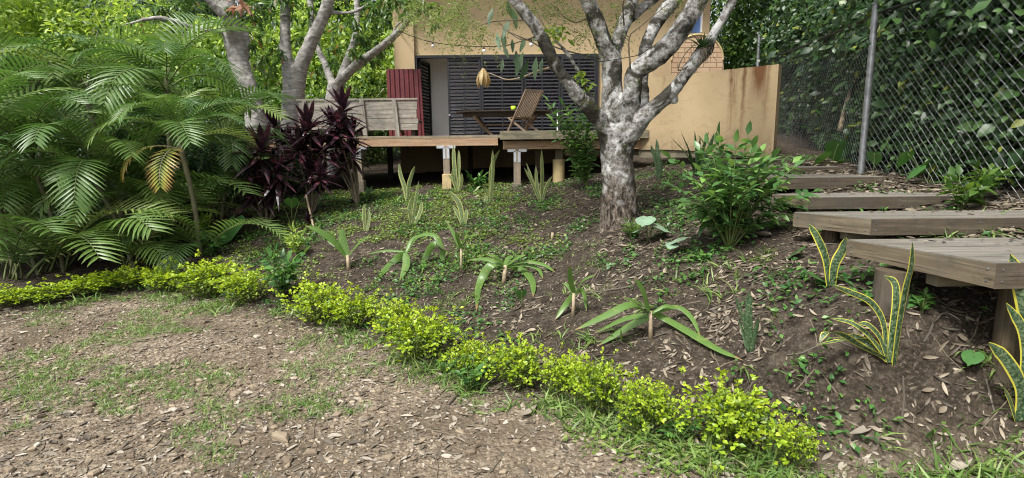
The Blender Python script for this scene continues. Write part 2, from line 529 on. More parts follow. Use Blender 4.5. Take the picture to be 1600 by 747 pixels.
def render_mat(name, stains):
    t = NT(name)
    g = t.geo()
    big = t.noise(g, 0.8, 4, 0.6)
    c = t.mix(t.ramp(big, [(0.3, 0.0), (0.7, 1.0)]), (0.45, 0.345, 0.21), (0.385, 0.29, 0.17))
    fine = t.noise(g, 35.0, 4, 0.7)
    c = t.mix(t.math('MULTIPLY', fine, 0.12), c, (0.35, 0.24, 0.12))
    if stains:
        st = t.noise(t.coords('Object', (5.0, 5.0, 0.35)), 1.3, 5, 0.7, 0.5)
        sep = t.n("SeparateXYZ")
        t.l(t.coords('Object'), sep.inputs[0])
        # rusty run marks: a long one, a shorter wide one under the top edge, and a faint one
        wob = t.math('MULTIPLY', t.math('SUBTRACT', t.noise(t.coords('Object', (2, 2, 4)), 2.0, 3), 0.5), 0.12)
        xx = t.math('ADD', sep.outputs[0], wob)
        for (xc, hw, zlo, zhi, k) in ((1.6, .09, -.3, .9, .75), (1.76, .05, -.2, 1.1, .45), (1.98, .17, .65, 1.35, 1.0), (2.1, .06, .2, 1.3, .5), (.42, .04, .9, 1.4, .4)):
            mx_ = t.math('SUBTRACT', 1.0, t.math('DIVIDE', t.math('ABSOLUTE', t.math('SUBTRACT', xx, xc)), hw), True)
            mz = t.n("MapRange"); mz.inputs['From Min'].default_value = zlo; mz.inputs['From Max'].default_value = zhi
            t.l(sep.outputs[2], mz.inputs['Value'])
            mm = t.math('MULTIPLY', t.math('MULTIPLY', mx_, mz.outputs[0]), t.ramp(st, [(0.38, 0.15), (0.58, 1.0)]))
            c = t.mix(t.math('MULTIPLY', mm, k * 2.2, True), c, (0.15, 0.07, 0.032))
        low = t.n("MapRange"); low.inputs['From Min'].default_value = .35; low.inputs['From Max'].default_value = -.05
        t.l(sep.outputs[2], low.inputs['Value'])
        spl = t.noise(t.coords('Object', (9, 9, 9)), 1.5, 6, .8)
        c = t.mix(t.math('MULTIPLY', low.outputs[0], t.ramp(spl, [(.4, .1), (.62, .75)])), c, (.13, .095, .06))
        hc = t.noise(t.coords('Object', (1.4, 1.4, 2.2)), 1.2, 6, .6, .6)
        c = t.mix(t.ramp(hc, [(.493, 0.0), (.4985, .55), (.504, 0.0)]), c, (.16, .11, .06))
        sp = t.noise(t.coords('Object', (3, 3, 5)), 1.5, 5, 0.75)
        c = t.mix(t.math('MULTIPLY', t.ramp(sp, [(0.56, 0.0), (0.7, 1.0)]), 0.25), c, (0.24, 0.14, 0.07))
    return t.done(t.principled(c, 0.85, t.bump(fine, 0.25, 0.003), spec=0.2))
M['render'] = render_mat('render', False)
M['render_stained'] = render_mat('render_stained', True)

def bark_mat(name, low=0.8, high=1.6):
    """pale lichened bark with dark moss patches; furrowed brown bark towards the base"""
    t = NT(name)
    g = t.geo()
    n1 = t.noise(g, 7.0, 6, 0.65, 0.4)
    n2 = t.noise(g, 22.0, 5, 0.7, 0.2)
    n3 = t.noise(g, 3.2, 5, 0.6, 0.8)
    c = t.ramp(n2, [(0.36, (0.09, 0.08, 0.07)), (0.48, (0.25, 0.235, 0.22)), (0.6, (0.47, 0.46, 0.45))])
    c = t.mix(t.ramp(n1, [(0.52, 0.0), (0.6, 0.8)]), c, (0.58, 0.58, 0.57))
    c = t.mix(t.ramp(n3, [(0.49, 0.0), (0.56, 0.92)]), c, (0.03, 0.027, 0.018))
    mossn = t.noise(g, 5.0, 5, 0.7)
    c = t.mix(t.ramp(mossn, [(0.58, 0.0), (0.66, 0.75)]), c, (0.06, 0.075, 0.012))
    sep = t.n("SeparateXYZ")
    t.l(g, sep.inputs[0])
    zz = t.math('ADD', sep.outputs[2], t.math('MULTIPLY', t.math('SUBTRACT', n1, 0.5), 2.0))
    mr = t.n("MapRange")
    mr.inputs['From Min'].default_value = low
    mr.inputs['From Max'].default_value = high
    mr.inputs['To Min'].default_value = 1.0
    mr.inputs['To Max'].default_value = 0.0
    t.l(zz, mr.inputs['Value'])
    fur = t.noise(t.geo((24, 24, 10)), 1.0, 5, 0.7, 0.5)
    brown = t.ramp(fur, [(0.41, (0.022, 0.018, 0.014)), (0.49, (0.085, 0.068, 0.052)), (0.63, (0.23, 0.195, 0.16))])
    c = t.mix(mr.outputs[0], c, brown)
    h = t.math('ADD', t.math('MULTIPLY', t.math('MULTIPLY', fur, mr.outputs[0]), 1.6), t.math('MULTIPLY', n2, 0.7))
    return t.done(t.principled(c, 0.88, t.bump(h, 0.9, 0.02), spec=0.2))
M['bark'] = bark_mat('bark', 1.0, 1.75)
def smooth_bark(name):
    t = NT(name)
    n1 = t.noise(t.geo((3, 3, 9)), 2.0, 5, .65, .4)
    n2 = t.noise(t.geo(), 24, 5, .7)
    c = t.ramp(n1, [(.35, (.16, .15, .135)), (.5, (.29, .275, .255)), (.68, (.42, .405, .385))])
    c = t.mix(t.ramp(n2, [(.56, 0.0), (.68, .7)]), c, (.1, .09, .075))
    return t.done(t.principled(c, .85, t.bump(n2, .6, .012), spec=.2))
M['bark_far'] = smooth_bark('bark_far')
M['cane'] = plain_mat('cane', (0.17, 0.16, 0.09), 0.6, 0, 0.5, 9, 0.2)
M['stem'] = plain_mat('stem', (0.16, 0.13, 0.09), 0.8, 0, 0.4, 20, 0.2)
M['green_stem'] = plain_mat('green_stem', (0.13, 0.17, 0.05), 0.6, 0, 0.4, 12, 0.2)
M['pale_stem'] = plain_mat('pale_stem', (0.42, 0.33, 0.22), 0.7, 0, 0.4, 20, 0.2)

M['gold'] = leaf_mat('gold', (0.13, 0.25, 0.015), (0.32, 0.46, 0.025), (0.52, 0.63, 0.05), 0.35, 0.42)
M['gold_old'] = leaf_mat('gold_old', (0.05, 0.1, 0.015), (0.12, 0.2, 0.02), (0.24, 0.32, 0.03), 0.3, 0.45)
M['vine'] = leaf_mat('vine', (0.014, 0.04, 0.013), (0.03, 0.075, 0.022), (0.09, 0.18, 0.045), 0.3, 0.4, old=(0.3, 0.34, 0.05))
M['lime'] = leaf_mat('lime', (0.11, 0.2, 0.03), (0.27, 0.42, 0.07), (0.5, 0.62, 0.16), 0.5, 0.45)  # leaf colour lightened to stand in for the overexposed background light
M['mid'] = leaf_mat('mid', (0.035, 0.085, 0.02), (0.07, 0.15, 0.03), (0.16, 0.27, 0.05), 0.45, 0.4)
M['blue_far'] = leaf_mat('blue_far', (0.1, 0.15, 0.11), (0.16, 0.22, 0.15), (0.25, 0.32, 0.2), 0.4, 0.6)  # greyed bluish leaves, distance haze put into the colour
M['mango'] = leaf_mat('mango', (0.03, 0.075, 0.02), (0.065, 0.14, 0.03), (0.14, 0.25, 0.05), 0.4, 0.35, old=(0.35, 0.2, 0.08))
M['gum'] = leaf_mat('gum', (0.05, 0.1, 0.05), (0.12, 0.2, 0.1), (0.26, 0.36, 0.26), 0.3, 0.4)
M['wispy'] = leaf_mat('wispy', (0.1, 0.14, 0.05), (0.2, 0.27, 0.08), (0.33, 0.4, 0.14), 0.4, 0.5)
M['bush'] = leaf_mat('bush', (0.045, 0.12, 0.035), (0.095, 0.21, 0.06), (0.21, 0.37, 0.09), 0.3, 0.35)
M['herb'] = leaf_mat('herb', (0.03, 0.1, 0.03), (0.07, 0.18, 0.04), (0.15, 0.3, 0.06), 0.3, 0.4)
M['carpet'] = leaf_mat('carpet', (0.07, 0.12, 0.02), (0.14, 0.22, 0.035), (0.25, 0.36, 0.06), 0.3, 0.5)
M['grass'] = leaf_mat('grass', (0.07, 0.14, 0.03), (0.14, 0.25, 0.055), (0.29, 0.38, 0.11), 0.3, 0.5, old=(0.36, 0.3, 0.17))
M['litter'] = leaf_mat('litter', (0.035, 0.027, 0.018), (0.12, 0.093, 0.063), (0.34, 0.285, 0.21), 0.08, 0.6)
M['litter_grey'] = leaf_mat('litter_grey', (0.065, 0.052, 0.038), (0.165, 0.138, 0.102), (0.42, 0.37, 0.3), 0.05, 0.7)
M['orange_leaf'] = leaf_mat('orange_leaf', (0.33, 0.17, 0.1), (0.45, 0.27, 0.18), (0.5, 0.36, 0.26), 0.4, 0.5)
for k in ('snake_yellow', 'snake_green', 'snake_pale', 'lily', 'palm', 'palm_yellow', 'cordyline', 'flax'):
    M[k] = strap_mat(k, k)

# ------------------------------------------------------------------ terrain
FX1, FY0, FY1 = 4.2, 6.5, 13.0     # fence line
def fence_x(y):
    return 4.2 if y <= 6.5 else 4.2 + (y - 6.5) * (5.75 - 4.2) / 6.5
ctrl = []
def cp(px, py, Y):
    p = P(px, py, Y); ctrl.append((p.x, p.y, p.z))
def cz(px, py, z):
    p = PZ(px, py, z); ctrl.append((p.x, p.y, p.z))
hedge_line = [(1420, 745), (1290, 728), (1150, 700), (1010, 665), (930, 640), (860, 610), (780, 595), (700, 570), (640, 560), (560, 515), (480, 492), (400, 478), (310, 462), (240, 455), (170, 462), (100, 475), (20, 488), (-80, 500)]
for a, b in hedge_line: cz(a, b, 0.02)
for x, y in [(-9, 5.0), (-6, 4), (-4, 3), (-2, 2.5), (0, 2), (1.0, 1.4), (-3, 4.5), (-1, 3.4), (-12, 3), (-9, 0), (-4, -1), (1, -1), (-5.2, 5.0), (0.2, 3.0), (3, -2)]:
    ctrl.append((x, y, 0.0))
cp(968, 352, 5.8); cp(697, 293, 10.0); cp(560, 302, 10.0); cp(808, 303, 9.5); cp(872, 290, 9.4)
cp(1030, 268, 9.0); cp(1110, 265, 8.4); cp(1180, 300, 6.2); cp(1345, 268, 6.5)
cp(1500, 306, 5.0); cp(1600, 335, 4.3); cp(1395, 470, 2.95); cp(1592, 640, 2.25)
ctrl += [(2.7, 3.45, .9), (3.4, 3.5, .97), (3.4, 2.9, .72), (3.2, 4.3, .98), (3.4, 5.0, 1.05)]  # ground raised here, shaped to deepen the shade under the steps
cp(1392, 578, 2.45); cp(1300, 450, 3.3); cp(1140, 385, 4.6); cp(790, 440, 5.6); cp(545, 420, 6.3)
cp(205, 408, 7.4); cp(95, 405, 7.6); cp(330, 385, 7.6); cp(305, 345, 8.0); cp(415, 350, 8.2); cp(490, 325, 8.8)
cp(640, 350, 7.6); cp(848, 315, 8.2)
for x, y, z in [(-3, 12, 1.05), (0, 12, 1.15), (3, 12, 1.45), (-3, 16, 1.2), (0, 16, 1.3), (4, 16, 1.7), (-8, 12, 0.8), (-13, 10, 0.6), (-10, 18, 1.2), (-16, 18, 1.0), (-20, 6, 0.1), (5.7, 13, 2.05), (5.2, 6, 1.4), (5.2, 3, 1.1), (7, 10, 2.0), (4.5, 1.0, 0.55), (3.3, 0.8, 0.1), (9, 5, 1.6), (9, 0, 1.0), (10, 16, 2.4), (-14, 26, 2.2), (0, 26, 2.0), (12, 26, 2.8), (3.4, 2.2, 0.5)]:
    ctrl.append((x, y, z))
CT = np.array(ctrl)
def _k(r): return r
_D = np.linalg.norm(CT[:, None, :2] - CT[None, :, :2], axis=2)
_n = len(CT)
_A = np.zeros((_n + 3, _n + 3))
_A[:_n, :_n] = -_D + np.eye(_n) * 0.12
_A[:_n, _n] = 1; _A[_n, :_n] = 1
_A[:_n, _n + 1:] = CT[:, :2]; _A[_n + 1:, :_n] = CT[:, :2].T
_W = np.linalg.solve(_A, np.concatenate([CT[:, 2], np.zeros(3)]))
def base_z(x, y):
    x = np.asarray(x, float); y = np.asarray(y, float)
    sh = x.shape
    X = np.stack([x.ravel(), y.ravel()], 1)
    Xc = np.clip(X, [-22, -4], [14, 28])
    out = np.zeros(len(X))
    for i in range(0, len(X), 20000):
        q = Xc[i:i + 20000]
        d = np.linalg.norm(q[:, None] - CT[None, :, :2], axis=2)
        out[i:i + 20000] = -(d @ _W[:_n]) + _W[_n] + q @ _W[_n + 1:]
    return out.reshape(sh)
# hedge foot line in plan: y of the line as a function of x
_H = sorted([tuple(PZ(a, b, 0.02))[:2] for a, b in hedge_line])
_HX, _HY = np.array([h[0] for h in _H]), np.array([h[1] for h in _H])
def behind_hedge(x, y):
    return np.asarray(y) - np.interp(x, _HX, _HY)
def ground_z(x, y):
    x = np.asarray(x, float); y = np.asarray(y, float)
    z = base_z(x, y)
    b = np.clip(behind_hedge(x, y) * 2.0, 0, 1)
    z = z * np.clip(0.15 + b, 0, 1)
    rough = 0.25 + 0.75 * b
    z = z + rough * (0.05 * (vnoise(x, y, 1.7) - .5) + 0.03 * (vnoise(x + 9, y, 4.3) - .5) + 0.018 * (vnoise(x, y + 5, 11) - .5)) + 0.006 * (vnoise(x, y, 29) - .5)
    return z
def gz(x, y): return float(ground_z(np.array([x]), np.array([y]))[0])
def G(px, py):
    """where the view ray through a photo pixel meets the ground"""
    d = ray(px, py)
    t = np.linspace(1.2, 30, 1500)
    X, Y, Z = d.x * t, d.y * t, CAM_H + d.z * t
    g = ground_z(X, Y)
    i = np.argmax(Z < g)
    if Z[i] >= g[i]: i = len(t) - 1
    return Vector((X[i], Y[i], g[i]))

def axis_samples(lo, hi, fine_lo, fine_hi, st_f, st_c):
    a = list(np.arange(fine_lo, fine_hi, st_f))
    v, s = fine_lo, st_f
    left = []
    while v > lo:
        s = min(s * 1.25, 25); v -= s; left.append(v)
    v, s = a[-1], st_f
    right = []
    while v < hi:
        s = min(s * 1.25, 25); v += s; right.append(v)
    return np.array(left[::-1] + a + right)
gx = axis_samples(-320, 320, -7, 5, 0.04, 1)
gy = axis_samples(-60, 400, 1.2, 11, 0.04, 1)
GX, GY = np.meshgrid(gx, gy)
GZ = ground_z(GX, GY)
nx, ny = len(gx), len(gy)
idx = np.arange(nx * ny).reshape(ny, nx)
FQ = np.stack([idx[:-1, :-1], idx[:-1, 1:], idx[1:, 1:], idx[1:, :-1]], -1).reshape(-1, 4)
bank = np.clip(behind_hedge(GX, GY) * 1.6 + 0.75 + 0.8 * (vnoise(GX, GY, 2.2) - .5), 0, 1)
bank *= np.clip((GX + 30) / 10, 0, 1)
g_me = np_mesh("ground", np.stack([GX, GY, GZ], -1).reshape(-1, 3), FQ, bank.ravel(), smooth=True)

def ground_mat():
    t = NT('ground')
    at = t.n("Attribute", attribute_name="tone")
    g = t.geo()
    # gravelly drive: grit of several sizes
    v1 = t.n("TexVoronoi", Scale=38.0); t.l(g, v1.inputs['Vector'])
    v2 = t.n("TexVoronoi", Scale=95.0); t.l(g, v2.inputs['Vector'])
    pal = [(0.0, (0.08, 0.06, 0.042)), (0.3, (0.155, 0.12, 0.084)), (0.55, (0.24, 0.19, 0.135)), (0.8, (0.37, 0.3, 0.22)), (0.95, (0.5, 0.42, 0.32))]
    s1 = t.n("SeparateColor"); t.l(v1.outputs['Color'], s1.inputs[0])
    s2 = t.n("SeparateColor"); t.l(v2.outputs['Color'], s2.inputs[0])
    grit = t.mix(0.5, t.ramp(s1.outputs[0], pal), t.ramp(s2.outputs[0], pal))
    patch = t.noise(g, 1.3, 5, 0.6, 0.3)
    soil_d = t.ramp(t.noise(g, 30, 5, 0.7), [(0.3, (0.06, 0.046, 0.032)), (0.7, (0.165, 0.128, 0.088))])
    drive = t.mix(t.ramp(patch, [(0.4, 0.25), (0.62, 1.0)]), grit, soil_d)
    # bank soil: dark, clumpy
    n1 = t.noise(g, 9.0, 7, 0.72, 0.3)
    n2 = t.noise(g, 55.0, 5, 0.75)
    soil = t.ramp(n1, [(0.3, (0.014, 0.011, 0.008)), (0.5, (0.038, 0.03, 0.022)), (0.68, (0.088, 0.072, 0.054))])
    soil = t.mix(t.math('MULTIPLY', t.ramp(n2, [(0.52, 0.0), (0.68, 1.0)]), 0.6), soil, (0.2, 0.155, 0.12))
    c = t.mix(at.outputs['Fac'], drive, soil)
    h = t.math('ADD', t.math('MULTIPLY', n1, 1.6), t.math('ADD', t.math('MULTIPLY', n2, 0.5), t.math('MULTIPLY', v1.outputs['Distance'], -0.8)))
    return t.done(t.principled(c, 0.95, t.bump(h, 0.9, 0.02), spec=0.15))
ground = link("ground", g_me, ground_mat())
tag(ground, kind='structure')

# ================================================================== HOUSE
HY = 13.7
hx0, hx1 = P(620, 100, HY).x, P(1108, 60, HY).x
ox0, ox1 = P(651, 150, HY).x, P(934, 150, HY).x
oz1 = P(800, 86, HY).z
DZ = P(700, 213, 10.0).z           # deck level
house = empty('house', (hx0, HY, DZ), 0, 'ochre rendered house with wide dark louvred opening behind the timber deck', 'house')
hl = Vector((hx0, HY, DZ))
def hb():
    return MB().local(hl)
TOP = 6.6
b = hb()
b.box(((hx0 + ox0) / 2 + 0.0, HY + .12, (0.6 + TOP) / 2), (ox0 - hx0, .24, TOP - .6))
b.box(((ox0 + ox1) / 2, HY + .12, (oz1 + TOP) / 2), (ox1 - ox0, .24, TOP - oz1))
wx = P(1079, 30, HY).x
b.box(((ox1 + wx) / 2, HY + .12, (0.6 + TOP) / 2), (wx - ox1, .24, TOP - .6))
wx2 = P(1098, 30, HY).x
wz0 = P(1088, 52, HY).z
b.box(((wx + wx2) / 2, HY + .12, (0.6 + wz0) / 2), (wx2 - wx, .24, wz0 - .6))
b.box(((wx2 + hx1) / 2, HY + .12, (0.6 + TOP) / 2), (hx1 - wx2, .24, TOP - .6))
b.box(((ox0 + ox1) / 2, HY + .12, (0.6 + DZ - .06) / 2), (ox1 - ox0, .24, DZ - .66))
b.box((hx0 + .12, HY + 3.5, (0.6 + TOP) / 2), (.24, 6.5, TOP - .6))
b.box((hx1 - .12, HY + 3.5, (0.6 + TOP) / 2), (.24, 6.5, TOP - .6))
b.build('wall', M['render'], house)
# corner pier standing a little proud of the wall
px1 = P(648, 50, HY).x
b = hb()
b.box(((hx0 + px1) / 2 - .02, HY - .06, (DZ + TOP) / 2 + .1), (px1 - hx0 + .02, .115, TOP - DZ - .3))
b.build('corner_pier', M['render'], house, bevel=0.006)
b = hb()
b.box(((hx0 + hx1) / 2, HY + 2.9, TOP + .16), (hx1 - hx0 + 1.4, 8.0, .1))
b.box(((hx0 + hx1) / 2, HY - 1.14, TOP + .12), (hx1 - hx0 + 1.4, .04, .24))
b.build('roof', M['charcoal'], house)
# room seen through the open leaf
lx_in = P(700, 150, HY).x
b = hb()
b.box(((ox0 + lx_in) / 2 + .4, HY + 1.0, (DZ + oz1 + .1) / 2), (lx_in - ox0 + .6, .06, oz1 - DZ + .1))  # near facing wall, added so the doorway reads lighter
b.box((ox0 + .06, HY + 1.75, (DZ + oz1 + .1) / 2), (.06, 3.0, oz1 - DZ + .1))
b.box(((ox0 + ox1) / 2 + .4, HY + 3.3, (DZ + oz1 + .1) / 2), (ox1 - ox0 + .7, .06, oz1 - DZ + .1))
b.box((ox1 + .06, HY + 1.75, (DZ + oz1 + .1) / 2), (.06, 3.0, oz1 - DZ + .1))
b.build('interior_wall', M['white_paint'], house)
b = hb()
b.box(((ox0 + ox1) / 2, HY + 1.75, oz1 + .1), (ox1 - ox0 + .8, 3.0, .06))
b.build('ceiling', M['white_paint'], house)
b = hb()
b.box(((ox0 + ox1) / 2, HY + 1.75, DZ - .03), (ox1 - ox0 + .8, 3.0, .06))
b.build('floor', M['concrete'], house)
# opening frame
b = hb()
b.box((ox0 + .025, HY - .02, (DZ + oz1) / 2), (.05, .12, oz1 - DZ))
b.box((ox1 - .025, HY - .02, (DZ + oz1) / 2), (.05, .12, oz1 - DZ))
b.box(((ox0 + ox1) / 2, HY - .02, oz1 - .03), (ox1 - ox0 - .1, .12, .06))
b.build('opening_frame', M['charcoal_frame'], house)
b = hb()
b.box((ox0 - .03, HY - .012, (DZ + oz1) / 2 + .02), (.05, .02, oz1 - DZ + .04))
b.box(((ox0 + ox1) / 2, HY - .012, oz1 + .02), (ox1 - ox0, .02, .025))
b.build('opening_trim', M['pipe'], house)
# louvred leaves
def louvre(x0, x1, y, z0, z1, parent, rz=0.0, name='louvre_panel', cols=2):
    """built around its own hinge at (x0, y)"""
    w = x1 - x0
    fr = MB()
    st = .05
    fr.box((st / 2, 0, (z1 - z0) / 2), (st, .045, z1 - z0))
    fr.box((w - st / 2, 0, (z1 - z0) / 2), (st, .045, z1 - z0))
    fr.box((w / 2, 0, .04), (w - 2 * st, .045, .08))
    fr.box((w / 2, 0, z1 - z0 - .03), (w - 2 * st, .045, .06))
    for q in range(1, cols):
        fr.box((w * q / cols, 0, (z1 - z0) / 2), (.035, .04, z1 - z0 - .14))
    o = link(name, fr.mesh(name), M['charcoal_frame'], parent, (x0 - hl.x, y - hl.y, z0 - hl.z), (0, 0, rz))
    sl = MB()
    n = int((z1 - z0 - .16) / .078)
    for q in range(cols):
        a0 = st if q == 0 else w * q / cols + .0175
        a1 = w - st if q == cols - 1 else w * (q + 1) / cols - .0175
        for i in range(n):
            z = .08 + (i + .5) * (z1 - z0 - .14) / n
            tz = R(50) + random.uniform(-.03, .03)
            sl.quad_box(((a0 + a1) / 2, 0, z), (1, 0, 0), (0, math.cos(tz), math.sin(tz)), (0, -math.sin(tz), math.cos(tz)), (a1 - a0) / 2, .04, .004)
    s_ = link('slats', sl.mesh('slats'), M['charcoal'], o)
    return o
lx = [P(x, 150, HY).x for x in (700, 752, 818, 876)] + [ox1 - .05]
for i in range(4):
    louvre(lx[i] + .006, lx[i + 1] - .006, HY - (.02 if i % 2 == 0 else .075), DZ + .02, oz1 - .062, house)
b = hb()
b.tube([(lx[0] + .035, HY - .06, DZ + .62), (lx[0] + .035, HY - .1, DZ + .62)], .022, 10)
kn = b.build('door_knob', M['bracket'], house)
od = louvre(ox0 + .09, ox0 + .85, HY + .05, DZ + .02, oz1 - .062, house, R(80), 'open_louvre_door', 1)
# the blue glazed door on the right
b = hb()
b.box(((wx + wx2) / 2, HY + .1, (wz0 + TOP) / 2), (wx2 - wx - .06, .03, TOP - wz0 - .05))
b.build('window', M['blue_glass'], house)
b = hb()
for xx in (wx + .015, wx2 - .015): b.box((xx, HY + .06, (wz0 + TOP) / 2), (.03, .1, TOP - wz0 - .05))
b.build('window_frame', M['white_paint'], house)

# ================================================================== DECK
deck = empty('timber_deck', (0, 10, DZ), 0, 'raised timber deck on posts in front of the house', 'deck')
dl = Vector((0, 10, DZ))
def db(): return MB().local(dl)
dx0, dxm, dx1 = P(375, 218, 10.0).x, P(781, 212, 9.75).x, P(1008, 225, 10.0).x
b = db()
n = 24
for i in range(n):
    y0 = 10.03 + i * (HY - .02 - 10.03) / n
    w = (HY - .02 - 10.03) / n
    b.box(((dx0 + dx1) / 2, y0 + w / 2, DZ - .016), (dx1 - dx0, w - .006, .03))
b.build('deck_boards', M['deck_wood'], deck)
b = db()
b.box(((dx0 + dxm) / 2, 10.0, DZ - .012), (dxm - dx0, .05, .045))
b.build('edge_board', M['deck_wood'], deck, bevel=.004)
b = db()
b.box(((dx0 + dxm) / 2 - .02, 10.0, DZ - .105), (dxm - dx0 - .04, .045, .135))
b.build('fascia', M['fresh_wood'], deck, bevel=.004)
b = db()
b.box(((dxm + dx1) / 2, 9.78, DZ + .0), (dx1 - dxm, .05, .15))
b.box(((dxm + dx1) / 2, 9.91, DZ + .062), (dx1 - dxm, .2, .03))
b.build('edge_beam', M['tan_wood'], deck, bevel=.004)
bx0 = P(786, 226, 9.86).x
b = db()
b.box(((bx0 + dx1) / 2, 9.9, DZ - .17), (dx1 - bx0, .06, .15))
b.build('bearer', M['fresh_wood'], deck, bevel=.004)
bx0 = P(884, 238, 10.1).x
b = db()
b.box(((bx0 + dx1) / 2 + .6, 10.15, DZ - .31), (dx1 - bx0 + 1.2, .06, .12))
b.build('lower_bearer', M['tan_wood'], deck, bevel=.004)
b = db()
for i in range(14):
    x = dx0 + .3 + i * (dx1 - dx0 - .6) / 13
    b.box((x, 11.9, DZ - .1), (.05, 3.4, .13))
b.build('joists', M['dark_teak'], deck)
def post(px, y, ptop, pbase, w, foot, mat='post_wood', br=True):
    x = P(px, 250, y).x
    g = gz(x, y)
    zt, zb = P(px, ptop, y).z, P(px, pbase, y).z
    zt = min(zt, DZ - .17) if ptop < 225 else min(zt, DZ - .245)
    m = MB().local(dl)
    m.box((x, y, (zt + zb) / 2), (w, w, zt - zb))
    o = m.build('post', M[mat], deck, bevel=.004)
    f = MB().local(dl)
    f.box((x, y, (zb + g) / 2 - .1), (w * 1.45, w * 1.45, abs(zb - g) + .2))
    f.build('footing', M[foot], o, bevel=.01)
    if br:
        k = MB().local(dl)
        for s in (-1, 1):
            k.box((x + s * .1, y - w / 2 - .004, zt - .02), (.14, .006, .05))
            k.box((x + s * w * .3, y - w / 2 - .004, zt - .13), (.045, .006, .2))
        k.build('bracket', M['bracket'], o)
    return o
post(561, 10.03, 224, 282, .12, 'concrete')
post(698, 10.03, 222, 272, .115, 'pipe')
post(808, 9.93, 233, 286, .125, 'concrete')
post(840, 11.2, 236, 262, .1, 'concrete', 'post_wood', False)
# pipe footing with short stub post
x = P(873, 260, 10.13).x
m = db(); g = gz(x, 10.13)
zt = P(873, 249, 10.13).z
m.tube([(x, 10.13, g - .2), (x, 10.13, zt)], .11, 20)
pp = m.build('pipe_pier', M['pipe'], deck, smooth=False)
m = db(); m.box((x, 10.13, (zt + DZ - .25) / 2), (.13, .11, DZ - .25 - zt - .004)); m.build('post', M['tan_wood'], deck, bevel=.004)
for px_, yy in ((610, 11.6), (735, 12.2), (480, 11.2)):
    x = P(px_, 260, yy).x; g = gz(x, yy)
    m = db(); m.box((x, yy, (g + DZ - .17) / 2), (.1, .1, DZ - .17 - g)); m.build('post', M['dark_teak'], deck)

# ================================================================== PARAPET WALL
a = P(1000, 180, 9.9); c = P(1212, 180, 8.45)
zt = (P(1000, 116, 9.9).z + P(1212, 108, 8.45).z) / 2
zbL, zbR = P(1000, 234, 9.9).z, P(1208, 249, 8.45).z
wl = empty('parapet_wall', (a.x, a.y, zbL), 0, 'plain ochre rendered wall panel with rusty brown run marks beside the steps', 'wall')
L = math.hypot(c.x - a.x, c.y - a.y)
rz = math.atan2(c.y - a.y, c.x - a.x)
m = MB()
zT = zt - zbL
n = 10
vs = []
for i in range(n + 1):
    t_ = i / n
    zb = (zbR - zbL) * t_ ** 2.2
    vs.append((t_ * L, zb))
for (xa, za) in vs:
    for y in (0, .16):
        m.v += [Vector((xa, y, za)), Vector((xa, y, zT))]
for i in range(n):
    k = i * 4
    for f in ((k, k + 4, k + 5, k + 1), (k + 6, k + 2, k + 3, k + 7), (k + 1, k + 5, k + 7, k + 3), (k + 4, k, k + 2, k + 6)):
        m.f.append(f); m.uv.append([(0, 0), (1, 0), (1, 1), (0, 1)])
m.f.append((0, 1, 3, 2)); m.uv.append([(0, 0)] * 4)
k = n * 4
m.f.append((k, k + 2, k + 3, k + 1)); m.uv.append([(0, 0)] * 4)
w_ = link('wall_panel', m.mesh('wall_panel'), M['render_stained'], wl, (0, 0, 0), (0, 0, rz))
m = MB(); m.box((L / 2 - .25, .08, -.075), (L - .45, .1, .13)); link('base_timber', m.mesh('base_timber'), M['tan_wood'], wl, (0, 0, 0), (0, 0, rz))
m = MB(); m.box((L - .012, -.012, (zT + zbR - zbL) / 2), (.03, .02, zT - (zbR - zbL))); link('corner_bead', m.mesh('corner_bead'), M['render'], wl, (0, 0, 0), (0, 0, rz))

# ================================================================== BRICK OVEN
ovY = 10.1
ol, orr = P(1046, 100, ovY), P(1131, 100, ovY)
ow = orr.x - ol.x
oz0 = P(1090, 122, ovY).z
oz_top = P(1090, 52, ovY).z
oc = Vector(((ol.x + orr.x) / 2, ovY, oz0 - .5))
oven = empty('brick_oven', oc, 0, 'arched brick oven with rendered rim rising behind the ochre wall', 'oven')
def arch(r, h0, n=20):
    return [(-r, 0)] + [(-r * math.cos(math.pi * i / n), h0 + r * .95 * math.sin(math.pi * i / n)) for i in range(n + 1)] + [(r, 0)]
hh = oz_top - oc.z - ow / 2 * .95
def arch_solid(r, h0, y0, y1):
    m = MB(); pr = arch(r, h0); n = len(pr)
    for y in (y0, y1):
        for p in pr: m.v.append(Vector((p[0], y, p[1])))
    m.f.append(tuple(range(n))); m.uv.append([(p[0], p[1]) for p in pr])
    m.f.append(tuple(reversed(range(n, 2 * n)))); m.uv.append([(p[0], p[1]) for p in reversed(pr)])
    for i in range(n):
        j = (i + 1) % n
        m.f.append((j, i, n + i, n + j)); m.uv.append([(0, 0)] * 4)
    return m
link('dome', arch_solid(ow / 2, hh, 0, 1.1).mesh('dome'), M['render'], oven)
t = NT('oven_brick')
uvn = t.coords('UV', (1, 1, 1))
bk = t.n("TexBrick", Scale=1.0)
bk.inputs['Brick Width'].default_value = .23; bk.inputs['Row Height'].default_value = .085; bk.inputs['Mortar Size'].default_value = .007
bk.inputs['Color1'].default_value = (.5, .38, .26, 1); bk.inputs['Color2'].default_value = (.42, .29, .19, 1); bk.inputs['Mortar'].default_value = (.16, .1, .06, 1)
t.l(uvn, bk.inputs['Vector'])
col = t.mix(t.math('MULTIPLY', t.noise(t.geo(), 9, 4), .4), bk.outputs[0], (.3, .18, .1))
M['brick'] = t.done(t.principled(col, .9, t.bump(bk.outputs['Fac'], -.6, .01), spec=.2))
link('brick_face', arch_solid(ow / 2 - .03, hh - .02, -.03, -.002).mesh('brick_face'), M['brick'], oven)
m = MB()
r2 = ow / 2 - .03
